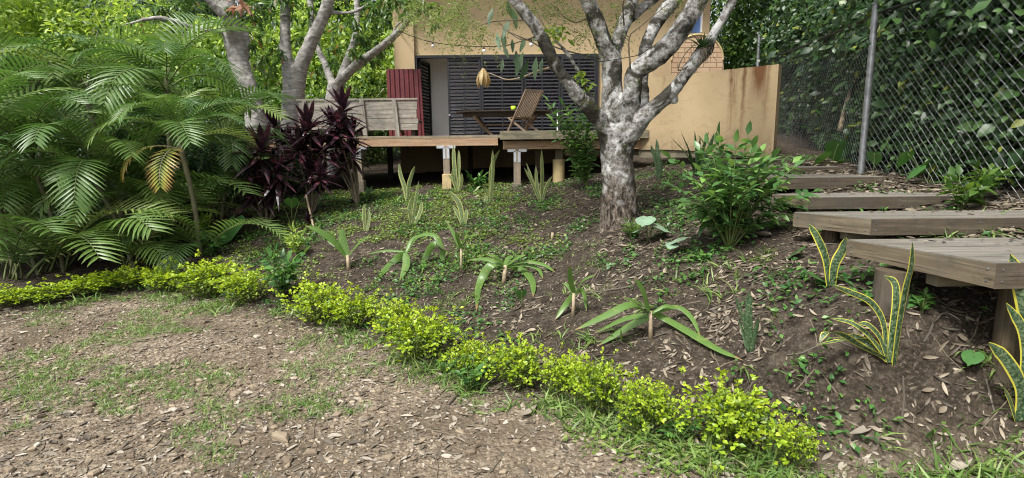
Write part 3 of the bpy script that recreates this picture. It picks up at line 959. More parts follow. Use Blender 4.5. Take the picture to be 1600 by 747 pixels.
pts = [(-r2 * math.cos(math.pi * i / 24), -.03, hh + r2 * .95 * math.sin(math.pi * i / 24)) for i in range(25)]
m.tube(pts, .018, 8); link('arch_rim', m.mesh('arch_rim'), M['pipe'], oven)

# ================================================================== RED SHEET, BENCH, TABLE, CHAIR
a, c = P(603, 108, 12.6), P(657, 108, 12.6)
sh = empty('corrugated_sheet', (a.x, 12.6, DZ), 0, 'upright dark red corrugated metal sheet at the left side of the house opening', 'metal sheet')
m = MB()
W_, Hh = c.x - a.x, a.z - DZ
nn = 64
for i in range(nn + 1):
    x = W_ * i / nn
    ph = (x / .105) % 1.0
    off = .03 * min(1, max(0, (abs(ph - .5) - .18) * 9))
    for z in (0.0, Hh):
        lean = .04 * (1 - z / Hh) * (x / W_)
        m.v += [Vector((x + lean, off, z)), Vector((x + lean, off + .004, z))]
for i in range(nn):
    k = i * 4
    for f in ((k, k + 4, k + 6, k + 2), (k + 5, k + 1, k + 3, k + 7), (k + 2, k + 6, k + 7, k + 3), (k, k + 1, k + 5, k + 4)):
        m.f.append(f); m.uv.append([(0, 0)] * 4)
M['red'] = plain_mat('red', (0.13, 0.028, 0.032), 0.45, 0.0, 0.35, 5, 0.08)
link('sheet', m.mesh('sheet'), M['red'], sh)
m = MB(); m.box((W_ / 2 + .03, .06, Hh * .5), (W_ - .1, .05, .07)); link('batten', m.mesh('batten'), M['grey_wood'], sh)

bY = 11.2
a, c = P(466, 180, bY), P(653, 180, bY)
bn = empty('timber_bench', (a.x, bY, DZ), 0, 'long weathered grey timber bench seen from its plank back', 'bench')
W_ = c.x - a.x
zt = P(560, 154, bY).z - DZ
zb = P(560, 196, bY).z - DZ
m = MB()
hp = (zt - zb - .03) / 4
for i, (h, d) in enumerate(((hp * 1.25, 0), (hp * .75, .0), (hp, 0), (hp, 0))):
    z0 = zb + sum((hp + .01) * k for k in range(i))
xx = [(.0, W_, zt - .02, .04, .03)]
z = zt - .045
for h in (.17, .16, .1, .12):
    z -= h + .008
    m.box((W_ / 2 + random.uniform(-.01, .01), 0, z + h / 2), (W_ - random.uniform(0, .05), .03, h))
m.box((W_ / 2, 0, zt - .02), (W_ + .02, .07, .035))
link('backrest', m.mesh('backrest'), M['grey_wood'], bn)
for xq in (.06, 1.1, .57):
    xq = {.06: .2, .57: W_ * .56, 1.1: W_ * .83}[xq]
    m = MB(); m.beam((xq, -.05, .02), (xq - .05, -.04, zt - .03), .085, .05, (0, 1, 0)); link('upright', m.mesh('upright'), M['grey_wood'], bn)
    m = MB(); m.beam((xq - .03, -.02, .35), (xq + .02, .45, .1), .05, .05); link('brace', m.mesh('brace'), M['tan_wood'], bn)
m = MB()
for i in range(4): m.box((W_ / 2, .09 + i * .12, .34), (W_, .11, .035))
link('seat', m.mesh('seat'), M['dark_teak'], bn)
for xq in (.12, W_ / 2, W_ - .12):
    for yq in (.08, .45):
        m = MB(); m.box((xq, yq, .16), (.07, .07, .32)); link('leg', m.mesh('leg'), M['dark_teak'], bn)

tY = 12.2
a, c = P(712, 180, tY), P(868, 180, tY)
tw = c.x - a.x
tc_ = Vector(((a.x + c.x) / 2, tY, DZ))
tb = empty('oval_table', tc_, 0, 'dark brown oval folding timber table on the deck before the louvres', 'table')
tz = P(790, 174, tY).z - DZ
out = [(tw / 2 * math.copysign(abs(math.cos(q)) ** .8, math.cos(q)), .5 * math.copysign(abs(math.sin(q)) ** .8, math.sin(q))) for q in [2 * math.pi * k / 40 for k in range(40)]]
m = MB(); m.prism(out, tz - .03, tz); link('table_top', m.mesh('table_top'), M['dark_teak'], tb)
m = MB(); m.prism([(x * .86, y * .8) for x, y in out], tz - .1, tz - .032); link('apron', m.mesh('apron'), M['dark_teak'], tb)
for s in (-1, 1):
    for s2 in (-1, 1):
        m = MB(); m.beam((s * tw * .12 + s2 * .02, -.3 * s2, 0), (s * tw * .3 + s2 * .02, .28 * s2, tz - .1), .06, .035); link('leg', m.mesh('leg'), M['teak'], tb)
m = MB(); m.beam((-tw * .2, 0, .3), (tw * .2, 0, .3), .05, .03); link('stretcher', m.mesh('stretcher'), M['teak'], tb)
gq = P(802, 172, tY - .1)
t = NT('lime_plastic'); M['lime_plastic'] = t.done(t.principled((.45, .75, .02), .4))
m = MB(); gg = Vector((gq.x, tY - .1, DZ + tz + .001))
m.tube([gg, gg + Vector((0, 0, .1))], [.045, .055], 16)
cup = MB(); cup.v = [v - gg for v in m.v]; cup.f = m.f; cup.uv = m.uv
o = link('cup', cup.mesh('cup', True), M['lime_plastic'], None, gg)
tag(o, 'small bright lime green cup on the dark oval table', 'cup')
for s, xq in ((0, 717), (0, 866)):
    pass

# folding chair: slatted back facing us, leaning right
cY = 11.3
c0 = P(822, 207, cY)
ch = empty('folding_chair', (c0.x, cY, DZ), R(-32), 'slatted brown folding timber chair tilted back on the deck', 'chair')
sw = .24
m = MB()
bb, bt = Vector((0, -.03, .28)), Vector((.0, -.3, .98))
# frame in local axes: x width, -y towards us; back leans towards us/right
lean = Vector((.0, -.26, .66))
for s in (-1, 1):
    m = MB(); m.beam(Vector((s * sw, .42, .02)), Vector((s * sw, -.27, .97)), .035, .03, (1, 0, 0)); link('back_leg', m.mesh('back_leg'), M['teak'], ch)
    m = MB(); m.beam(Vector((s * (sw - .04), -.36, .02)), Vector((s * (sw - .04), .35, .43)), .035, .03, (1, 0, 0)); link('front_leg', m.mesh('front_leg'), M['teak'], ch)
dirb = (Vector((0, -.27, .97)) - Vector((0, .42, .02))).normalized()
b0 = Vector((0, .42, .02)) + dirb * .5
b1 = Vector((0, .42, .02)) + dirb * 1.17
m = MB()
for i in range(9):
    x = -sw + .05 + i * (2 * sw - .1) / 8
    m.beam(b0 + Vector((x, 0, 0)), b1 + Vector((x, 0, 0)), .03, .014, (1, 0, 0))
link('back_slats', m.mesh('back_slats'), M['teak'], ch)
m = MB()
m.beam(b1 + Vector((-sw - .02, 0, 0)), b1 + Vector((sw + .02, 0, 0)), .022, .06)
m.beam(b0 + Vector((-sw, 0, 0)), b0 + Vector((sw, 0, 0)), .022, .05)
link('back_rails', m.mesh('back_rails'), M['teak'], ch)
m = MB()
for i in range(7):
    m.box((0, -.02 + i * .062, .44), (2 * sw - .06, .05, .016))
link('seat', m.mesh('seat'), M['teak'], ch)
ch.rotation_euler = (0, 0, R(40))
ch.scale = (.93,) * 3

# white pole on the deck, right of the chair
q = P(871, 190, 11.0)
m = MB(); m.tube([(0, 0, 0), (0, 0, P(871, 174, 11.0).z - DZ)], .012, 8); m.tube([(0, 0, .001), (0, 0, .02)], .06, 12)
o = link('thin_pole', m.mesh('thin_pole'), M['white_paint'], None, (q.x, 11.0, DZ)); tag(o, 'thin pale pole standing on the deck beside the folding chair', 'pole')

# ================================================================== STRING LIGHTS, HANGING ORNAMENT
pts = [P(x, y, yy) for x, y, yy in ((624, 49, 13.55), (648, 58, 13.2), (676, 66, 12.7), (715, 71, 12.1), (756, 73, 11.4), (792, 71, 10.8), (830, 62, 9.8), (880, 78, 7.6), (938, 92, 6.05))]
sl_ = empty('string_light', pts[0], 0, 'dark sagging cable with small bulbs strung from the house corner to the big tree', 'string light')
m = MB(); pc = catmull([p - pts[0] for p in pts], sub=6); m.tube(pc, .009, 6); link('cable', m.mesh('cable'), M['black'], sl_)
for k in (2, 4, 6):
    q = pts[k] - pts[0]
    m = MB(); m.tube([q, q - Vector((0, 0, .035)), q - Vector((0, 0, .05))], [.012, .02, .018], 10); o = link('bulb_holder', m.mesh('bulb_holder'), M['black'], sl_)
    m = MB(); m.tube([q - Vector((0, 0, .052)), q - Vector((0, 0, .07)), q - Vector((0, 0, .1)), q - Vector((0, 0, .115))], [.015, .03, .026, .008], 10); link('bulb', m.mesh('bulb', True), M['white_paint'], sl_)
lY = 8.6
q = P(755, 110, lY)
orn = empty('hanging_ornament', q, 0, 'tan petal shaped ornament hanging before the louvres from a thin pale branch', 'ornament')
for k in range(9):
    a_ = 2 * math.pi * k / 9 + .2
    d_ = Vector((math.cos(a_), math.sin(a_), 0))
    m = MB()
    pp_ = [d_ * .01 + Vector((0, 0, .03)), d_ * .045 + Vector((0, 0, -.02)), d_ * .08 + Vector((0, 0, -.09)), d_ * .1 + Vector((0, 0, -.16)), d_ * .09 + Vector((0, 0, -.235 - .03 * (k % 2)))]
    m.ribbon(catmull(pp_, sub=3), list(np.interp(np.linspace(0, 1, 13), [0, .45, .8, 1], [.01, .03, .026, .003])), Vector((-d_.y, d_.x, 0)), .3)
    link('petal', m.mesh('petal'), M['paper'] if k % 3 else M['pipe'], orn)
m = MB(); m.tube([(0, 0, .03), (0, 0, .22)], .004, 6); link('cord', m.mesh('cord'), M['black'], orn)

# ================================================================== STEPS
def step(A, B, C, D, z, th, label, legs, taper=0.0):
    """corners in plan: A front-left, B back-left, C back-right, D front-right"""
    o = empty('timber_step', (A[0], A[1], z), 0, label, 'step', 'timber platform steps climbing to the deck')
    org = Vector((A[0], A[1], z))
    A, B, C, D = [Vector((p[0], p[1], 0)) - Vector((org.x, org.y, 0)) for p in (A, B, C, D)]
    w = .04
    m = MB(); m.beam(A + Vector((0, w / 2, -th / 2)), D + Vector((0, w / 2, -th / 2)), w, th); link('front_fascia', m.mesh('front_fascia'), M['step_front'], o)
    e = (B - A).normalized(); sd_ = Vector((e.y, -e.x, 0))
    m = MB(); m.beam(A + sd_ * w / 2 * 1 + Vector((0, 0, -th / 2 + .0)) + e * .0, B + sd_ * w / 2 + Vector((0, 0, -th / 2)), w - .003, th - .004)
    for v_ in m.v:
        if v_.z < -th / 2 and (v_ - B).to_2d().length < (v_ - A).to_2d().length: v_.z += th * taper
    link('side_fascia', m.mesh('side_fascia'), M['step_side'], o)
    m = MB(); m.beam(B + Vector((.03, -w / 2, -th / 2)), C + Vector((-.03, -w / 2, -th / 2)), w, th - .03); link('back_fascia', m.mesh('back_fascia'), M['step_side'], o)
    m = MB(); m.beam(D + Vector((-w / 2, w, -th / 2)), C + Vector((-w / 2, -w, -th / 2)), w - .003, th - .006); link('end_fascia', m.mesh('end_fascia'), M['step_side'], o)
    m = MB()
    for base_, dr, ln in ((A, (D - A).normalized(), (D - A).length), (A, e, (B - A).length)):
        nrm_ = Vector((dr.y, -dr.x, 0))
        nrm_ = nrm_ if (nrm_.y < 0 or (base_ is A and dr is e and nrm_.x < 0)) else -nrm_
        for u in (.035, ln - .035, ln * .5):
            for zz_ in (-th * .25, -th * .72 + (th * taper * .6 if u > ln * .6 else 0)):
                q_ = base_ + dr * u + nrm_ * (.0005 if dr is not e else .0005 + 0) + Vector((0, 0, zz_))
                m.tube([q_ - nrm_ * .002, q_ + nrm_ * .0025], .0045, 8)
    link('screws', m.mesh('screws'), M['galv'], o)
    # boards run parallel to the front edge
    m = MB(); dep = B.y - A.y
    n = max(3, round(dep / .14))
    for i in range(n):
        t0, t1 = i / n, (i + 1) / n
        g = .0045 / dep
        p = [A.lerp(B, t0 + g), D.lerp(C, t0 + g), D.lerp(C, t1 - g), A.lerp(B, t1 - g)]
        k = len(m.v)
        zz = .004 + .0015 * (i % 2)
        m.prism([(q.x + (.004 if j in (0, 3) else 0), q.y) for j, q in enumerate(p)], -.022, zz)
        u0 = random.random() * 5
        for f in range(len(m.uv) - 6, len(m.uv)): m.uv[f] = [(a_ + u0, b_ + i * .33) for a_, b_ in m.uv[f]]
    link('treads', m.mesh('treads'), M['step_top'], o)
    for (lx_, ly_, r) in legs:
        g = gz(lx_, ly_)
        m = MB(); top = Vector((lx_, ly_, z - th + .0)) - org
        bot = Vector((lx_, ly_, g - .15)) - org
        m.tube([bot, top + Vector((0, 0, -.002))], [r * 1.05, r], 16); link('post', m.mesh('post'), M['post_shaded'], o)
    # a joist under
    mid0, mid1 = A.lerp(B, .45) + Vector((.08, 0, -th - .03)), D.lerp(C, .45) + Vector((-.08, 0, -th - .03))
    m = MB(); m.beam(mid0, mid1, .08, .06); link('joist', m.mesh('joist'), M['tan_wood'], o)
    return o
M['post_shaded'] = wood_mat('post_shaded', (.04, .03, .018), (.085, .065, .04), (.15, .115, .075))  # step post wood, the shade below the steps is put into its colour
def q2(px, py, z): p = PZ(px, py, z); return (p.x, p.y)
z1 = P(1558, 412, 2.55).z
A, B = q2(1558, 412, z1), q2(1323, 375, z1)
step(A, B, (4.1, B[1] + .02), (4.1, A[1] + .06), z1, .125, 'lowest and nearest weathered step, cut at an angle, with leaf litter on its boards', [(P(1393, 440, 3.0).x, 3.0, .085), (P(1596, 600, 2.62).x, 2.72, .065)], .25)
z2 = P(1362, 343, 3.85).z
A, B = q2(1362, 343, z2), q2(1240, 332, z2)
step(A, B, (4.12, B[1]), (4.12, A[1] + .0), z2, .115, 'second step from the bottom, wide grey platform with an angled left end', [(B[0] + .25, B[1] - .1, .06), (3.6, 4.1, .06)])
z3 = P(1264, 309, 4.9).z
A, B = q2(1264, 309, z3), q2(1206, 303.5, z3)
D_ = q2(1512, 303, z3)
step(A, B, (D_[0] + .0, max(B[1], A[1] + .55)), (D_[0], A[1]), z3, .105, 'third step from the bottom, its right end cut square short of the fence', [(A[0] + .2, A[1] + .15, .05), (3.4, A[1] + .2, .05)])
y4 = 5.9; z4 = P(1300, 277.5, y4).z
step((P(1205, 278, y4).x, y4), (P(1200, 278, y4).x, y4 + .8), (P(1387, 278, y4).x, y4 + .8), (P(1387, 278, y4).x, y4), z4, .12, 'fourth step from the bottom, just below the foot of the galvanised post', [(3.2, y4 + .2, .05)])
y5 = 6.85; z5 = P(1250, 262, y5).z
step((P(1168, 262, y5).x, y5), (P(1164, 262, y5).x, y5 + .9), (P(1322, 262, y5).x, y5 + .9), (P(1322, 262, y5).x, y5), z5, .115, 'fifth step from the bottom, narrow board beside the galvanised post', [(3.2, y5 + .2, .05)])
y6 = 7.9; z6 = P(1200, 250, y6).z
step((P(1140, 250, y6).x, y6), (P(1138, 250, y6).x, y6 + .45), (P(1229, 250, y6).x, y6 + .45), (P(1229, 250, y6).x, y6), z6, .11, 'topmost step, small and half hidden at the foot of the ochre wall', [(3.2, y6 + .2, .05)])

# ================================================================== CHAIN LINK FENCE
def fpt(s):
    """s metres along the fence from its near end (4.2, 1.0)"""
    if s < 5.5: return (4.2, 1.0 + s)
    d = Vector((5.75 - 4.2, 6.5)).normalized()
    return (4.2 + d.x * (s - 5.5), 6.5 + d.y * (s - 5.5))
FL = 5.5 + 7.6
def fbase(s):
    x, y = fpt(s); return gz(x, y)
topn, topf = P(1362, 22, 6.5).z, P(1181, 95, 13.0).z
def ftop(s):
    return topn - .15 + .03 * s if s < 5.5 else topn + (topf - topn) * min(1, (s - 5.5) / 6.68)
fence = empty('chain_link_fence', (4.2, 6.5, gz(4.2, 6.5)), 0, 'tall galvanised chain link fence before the dark creeper on the right', 'fence')
fo = Vector((4.2, 6.5, gz(4.2, 6.5)))
def wire_mesh():
    ph = .095
    V, F = [], []
    def strand(side):
        for k in range(int((FL + 3.2) / ph)):
            s0 = k * ph - (0 if side < 0 else 3.2)
            pts = []
            n = 26
            for i in range(n + 1):
                h = i / n
                s = s0 + (h * 1.95 * side if side > 0 else -h * 1.95) + (0 if side > 0 else 0)
                s2 = s
                if s2 < 0 or s2 > FL: 
                    if len(pts) > 1: yield pts
                    pts = []
                    continue
                x, y = fpt(s2)
                zb, zt_ = fbase_c(s2), ftop(s2)
                wob = .004 if (i % 2) else -.004
                pts.append(Vector((x + wob + .002 * side, y + .003 * side, zb + .02 + (zt_ - zb - .02) * h)))
            if len(pts) > 1: yield pts
    m = MB().local(fo)
    for side in (1, -1):
        for pts in strand(side):
            m.tube(pts, 0.0014 if side > 0 else .002, 3, cap=False)
    return m
_fs = np.linspace(0, FL, 60)
_fb = np.array([fbase(s) for s in _fs])
def fbase_c(s): return float(np.interp(s, _fs, _fb))
wire_mesh().build('wire_mesh', M['wire'], fence)
m = MB().local(fo)
m.tube([(fpt(s)[0] - .0, fpt(s)[1], ftop(s) + .01 - .05 * math.sin(math.pi * ((s - 5.5) / 7.6 if s > 5.5 else s / 5.5))) for s in np.linspace(0, FL, 40)], .014, 6)
m.build('top_cable', M['black'], fence)
for s, top in ((5.5, P(1359, 7, 6.5).z), (5.5 + 6.68, P(1181, 53, 13.0).z), (0.6, ftop(.6) + .1)):
    x, y = fpt(s); x -= .05
    m = MB().local(fo)
    m.tube([(x, y, gz(x, y) - .2), (x, y, top)], .036, 16)
    o = m.build('post', M['galv'], fence, smooth=False)
    m = MB().local(fo)
    m.tube([(x, y, top + .0), (x, y, top + .02), (x, y, top + .045)], [.042, .04, .012], 14); m.build('cap', M['galv'], o)

# ================================================================== BIG TREES
_tex = bpy.data.textures.new("bark_lumps", 'CLOUDS'); _tex.noise_scale = .09; _tex.noise_depth = 3
_tex2 = bpy.data.textures.new("bark_big", 'CLOUDS'); _tex2.noise_scale = .3; _tex2.noise_depth = 2
def woody(name, limbs, origin, mat, parent, voxel=.014, disp=.02, n=12):
    """limbs: list of (points, radii) grown into one continuous skin"""
    m = MB().local(origin)
    for pts, rad in limbs:
        p, r = catmull(pts, rad, 5)
        m.tube(p, r, n)
    o = m.build(name, mat, parent, smooth=True)
    rm = o.modifiers.new("remesh", 'REMESH'); rm.mode = 'VOXEL'; rm.voxel_size = voxel; rm.use_smooth_shade = True
    s = o.modifiers.new("smooth", 'SMOOTH'); s.factor = .6; s.iterations = 3
    for t_, k in ((_tex2, disp), (_tex, disp)):
        d = o.modifiers.new("disp", 'DISPLACE'); d.texture = t_; d.strength = k; d.mid_level = .5; d.texture_coords = 'LOCAL'
    return o
def limb(px_list, rad_px, k_=.93):
    """px_list: (px, py, Y); radii in photo pixels at that depth"""
    return [P(*q) for q in px_list], [max(.004, r * k_ / F_PX * q[2]) for r, q in zip(rad_px, px_list)]

tb0 = G(968, 350)
tY = tb0.y
big = empty('big_tree', tb0, 0, 'large pale barked tree with mossy forking limbs standing in the middle of the bank', 'tree')
base = P(968, 352, tY)
L = []
L.append(([base + Vector((0, 0, -.3)), base + Vector((0, 0, -.02)), P(967, 300, tY), P(964, 250, tY), P(963, 205, tY), P(964, 175, tY)],
          [.33, .235, .19, .175, .195, .175]))
for a_, rr in ((3.7, .34), (5.6, .34), (.3, .3), (2.6, .3)):
    e = base + Vector((math.cos(a_) * rr, math.sin(a_) * rr, 0)); e.z = gz(e.x, e.y) - .06
    L.append(([base + Vector((0, 0, .22)), base + (e - base) * .5 + Vector((0, 0, .06)), e], [.1, .06, .02]))
L.append(limb([(955, 215, tY), (956, 175, tY), (957, 130, tY), (955, 95, tY), (943, 65, tY - .05), (928, 25, tY - .1), (912, -15, tY - .15), (895, -70, tY - .3), (890, -190, tY - .3)], [22, 19, 16, 16, 14, 13, 12, 10, 5]))
L.append(limb([(951, 125, tY + .02), (947, 90, tY), (938, 60, tY)], [11, 11, 9]))
L.append(limb([(957, 92, tY + .02), (966, 62, tY + .05), (976, 35, tY + .1), (990, -5, tY + .15), (1005, -60, tY + .2), (1000, -190, tY + .4)], [12, 11, 11, 10, 8, 4]))
L.append(limb([(970, 45, tY + .1), (1000, 15, tY + .25), (1030, -8, tY + .3), (1060, -40, tY + .3), (1090, -180, tY + .4)], [8, 8, 7, 6, 3]))
L.append(limb([(972, 215, tY), (982, 170, tY - .1), (988, 140, tY - .18), (990, 118, tY - .2), (1005, 103, tY - .2), (1030, 85, tY - .22), (1052, 62, tY - .25), (1077, 25, tY - .3), (1100, -15, tY - .35), (1125, -60, tY - .4), (1190, -200, tY - .4)], [24, 18, 15, 15, 16, 17, 16, 15, 14, 12, 5]))
L.append(limb([(985, 200, tY + .1), (1003, 160, tY + .15), (1003, 120, tY + .2), (1010, 70, tY + .25), (1030, 30, tY + .3), (1060, -10, tY + .35), (1080, -50, tY + .4), (1130, -190, tY + .6)], [16, 12, 10, 10, 11, 12, 9, 4]))
L.append(limb([(978, 215, tY - .05), (1000, 190, tY - .15), (1018, 172, tY - .2), (1040, 153, tY - .25), (1060, 130, tY - .3), (1082, 102, tY - .33), (1103, 76, tY - .36)], [20, 15, 13, 12, 11, 11, 13]))
L.append(limb([(1052, 155, tY - .25), (1057, 158, tY - .3)], [8, 5]))
L.append(limb([(1103, 78, tY - .36), (1116, 52, tY - .38), (1130, 28, tY - .4), (1147, -5, tY - .45), (1165, -50, tY - .5), (1210, -170, tY - .6)], [12, 7, 7, 7, 6, 3]))
L.append(limb([(958, 225, tY), (940, 192, tY - .1), (920, 168, tY - .2), (900, 146, tY - .28), (880, 120, tY - .35), (866, 97, tY - .4), (848, 62, tY - .45), (828, 30, tY - .5), (808, 5, tY - .55), (785, -30, tY - .6), (740, -160, tY - .7)], [20, 14, 12, 11, 10, 10, 10, 9, 9, 8, 4]))
L.append(limb([(938, 190, tY - .05), (925, 160, tY), (908, 120, tY + .05), (885, 82, tY + .1), (866, 62, tY + .1)], [7, 5, 4, 3.5, 2.5]))
woody('trunk', L, tb0, M['bark'], big, .012, .022)
def twig(parent, org, pts, r0, r1, mat='stem', name='twig'):
    p = catmull(pts, sub=4)
    m = MB().local(org)
    m.tube(p, list(np.linspace(r0, r1, len(p))), 6)
    return m.build(name, M[mat], parent, smooth=True)
# long thin pale twig ending over the ornament
tw = [P(858, 106, tY - .38), P(838, 112, tY + .2), P(812, 122, tY + 1.0), P(790, 124, tY + 1.8), P(766, 115, tY + 2.6), P(748, 113, tY + 2.9)]
twig(big, tb0, tw, .013, .005, 'pale_stem')
twigs = [[P(830, 32, tY - .5), P(800, 32, tY - .3), (P(770, 34, tY)), P(738, 44, tY + .2)],
         [P(843, 55, tY - .45), P(815, 62, tY - .2), P(790, 45, tY), P(775, 30, tY)],
         [P(858, 84, tY - .4), P(835, 68, tY - .3), P(800, 52, tY - .3), P(785, 44, tY - .2)],
         [P(868, 60, tY + .1), P(850, 40, tY + .3), P(835, 8, tY + .4), P(830, -20, tY + .4)],
         [P(925, 25, tY - .1), P(900, 35, tY), P(880, 25, tY), P(860, 5, tY)],
         [P(975, 40, tY), P(975, 0, tY - .2), P(1000, -10, tY - .2)],
         [P(985, 108, tY - .4), P(983, 60, tY - .45), P(1000, 42, tY - .5), P(1045, 5, tY - .5)],
         [P(1085, 98, tY - .35), P(1060, 110, tY - .4), P(1070, 85, tY - .4), P(1095, 60, tY - .4)]]
for t_ in twigs: twig(big, tb0, t_, .009, .003)
# vine ring tied round the limbs
m = MB().local(tb0)
m.tube(catmull([P(925, 92, tY - .08), P(938, 96, tY - .16), P(962, 93, tY - .16), P(990, 88, tY - .1), P(1000, 86, tY)], sub=4), .004, 5)
m.build('tied_wire', M['black'], big)
# wispy fine foliage from the high branches and broad gum-like hanging leaves
def leafcloud(pts, spread, n, size, tmpl, droop=.4, tone=None):
    """leaves near a set of points"""
    pts = np.array([tuple(p) for p in pts]); k = rng.integers(0, len(pts), n)
    pos = pts[k] + rng.normal(size=(n, 3)) * np.array(spread)
    ax = rdir(n) + np.array([0, 0, -droop])
    return pos, ax
def sprays(name, centres, n_tw, length, n_leaf, lsize, mat, parent, org, droop=.6, wide=1.0, tm=None):
    """feathery sprays: short arching twiglets lined with leaves, one mesh"""
    P_, A_, N_, S_ = [], [], [], []
    for c in centres:
        for _ in range(n_tw):
            d = rng.normal(size=3); d[2] = d[2] * .5 - .1; d /= np.linalg.norm(d)
            Ln = length * rng.uniform(.6, 1.2)
            tt = np.linspace(.1, 1, n_leaf)
            pos = np.array(c) + d * (tt * Ln)[:, None] + np.array([0, 0, -droop * Ln]) * (tt ** 2)[:, None] + rng.normal(size=(n_leaf, 3)) * .01
            side = np.cross(d, [0, 0, 1]); side /= np.linalg.norm(side) + 1e-6
            sg = np.where(np.arange(n_leaf) % 2 == 0, 1, -1)[:, None]
            ax = d * .7 + side * sg + np.array([0, 0, -.25]) + rng.normal(size=(n_leaf, 3)) * .25
            P_.append(pos); A_.append(ax)
            N_.append(np.array([0, 0, 1]) + rng.normal(size=(n_leaf, 3)) * .35)
            S_.append(lsize * rng.uniform(.6, 1.2, n_leaf))
    P_, A_, N_, S_ = map(np.concatenate, (P_, A_, N_, S_))
    me = scatter(name, tm or leaf_s(.22 * wide), P_ - np.array(org), A_, N_, S_)
    return link(name, me, M[mat], parent)
cent = []
for px, py, sx, sy, k in ((690, 20, 50, 22, 16), (740, 45, 40, 18, 10), (860, 15, 50, 22, 12), (800, -5, 90, 15, 14), (900, 45, 25, 25, 5), (1010, -5, 60, 15, 6), (960, 15, 18, 40, 10), (650, 25, 30, 30, 8)):
    for _ in range(k):
        cent.append(P(px + random.gauss(0, sx * .62), py + random.gauss(0, sy * .6), tY + random.uniform(-.3, 1.2)))
sprays('fine_foliage', cent, 6, .3, 20, .032, 'wispy', big, tb0, .5)
# hanging broad leaves
Pp, Aa, Nn, Ss = [], [], [], []
for px, py, ln in ((787, 45, 34), (776, 50, 30), (796, 30, 30), (806, 78, 36), (818, 80, 40), (826, 92, 34), (838, 88, 38), (800, 60, 22), (786, 70, 22), (822, 58, 26), (842, 42, 24), (868, 40, 22), (858, 62, 26), (848, 90, 26), (792, 0, 30), (800, 12, 34), (770, 12, 30), (786, 92, 20)):
    q = P(px, py, tY + random.uniform(-.3, .3)); Pp.append(q); Aa.append((random.uniform(-.5, .5), random.uniform(-.4, .4), -1)); Nn.append((random.uniform(-.8, .8), -1, .2)); Ss.append(ln / F_PX * tY)
link('hanging_leaves', scatter('hanging_leaves', leaf_t(.16, .03, .08), np.array([tuple(p - tb0) for p in Pp]), Aa, Nn, Ss), M['gum'], big)
cent = [P(x, y, tY - .1) for x, y in ((868, 45), (880, 42), (860, 50), (910, 125), (916, 112))]
sprays('young_leaves', cent, 3, .12, 5, .1, 'lime', big, tb0, .4, tm=leaf_t(.2))
# out-of-frame crown (shades the bank)
cr = []
for _ in range(110):
    a_ = random.uniform(0, 6.28); r_ = 2.6 * math.sqrt(random.random())
    cr.append(Vector((tb0.x + r_ * math.cos(a_), tb0.y + .4 + r_ * math.sin(a_) * .9, 3.95 + random.uniform(0, 1.7))))
sprays('crown', cr, 5, .5, 9, .13, 'mango', big, tb0, .3, tm=leaf_s(.2))

# bromeliad perched on the cut limb
q = P(1098, 76, tY - .42)
br = empty('bromeliad', q, 0, 'spiky green air plant growing on the knobbly cut limb of the big tree', 'plant')
m = MB()
for i in range(26):
    a_ = random.uniform(0, 6.28); el = random.uniform(.15, 1.35); Ln = random.uniform(.16, .3)
    d = Vector((math.cos(a_) * math.cos(el), math.sin(a_) * math.cos(el) * .7 - .1, math.sin(el)))
    pts = [d * (Ln * t_) + Vector((0, 0, -.35 * Ln * t_ * t_)) for t_ in np.linspace(0, 1, 7)]
    m.ribbon(pts, [.011 * (1 - t_ ** 1.5) + .001 for t_ in np.linspace(0, 1, 7)], d.cross(Vector((0, 0, 1))), .3)
link('leaves', m.mesh('leaves'), M['flax'], br)
m = MB()
for i in range(40):
    d = Vector((random.gauss(0, .05), random.gauss(0, .04) - .02, 0)); e = d + Vector((random.gauss(0, .03), random.gauss(0, .03), -random.uniform(.05, .16)))
    m.tube([d, (d + e) / 2 + Vector((random.gauss(0, .015),) * 3), e], .0022, 4, cap=False)
link('roots', m.mesh('roots'), M['stem'], br)

def whorls(name, cents, k, lsize, mat, parent, org, w=.13):
    """drooping rosettes of long leaves (mango habit)"""
    N = len(cents) * k
    c = np.repeat(np.array([tuple(q) for q in cents]), k, 0)
    a_ = rng.uniform(0, 2 * np.pi, N)
    el = rng.uniform(-1.1, .35, N)
    ax = np.stack([np.cos(a_) * np.cos(el), np.sin(a_) * np.cos(el), np.sin(el)], 1)
    pos = c + rng.normal(size=(N, 3)) * lsize * .12
    nr = np.array([0, 0, 1.]) + rng.normal(size=(N, 3)) * .3
    return link(name, scatter(name, leaf_t(w, .03, .25), pos - np.array(org), ax, nr, lsize * rng.uniform(.6, 1.15, N)), M[mat], parent)

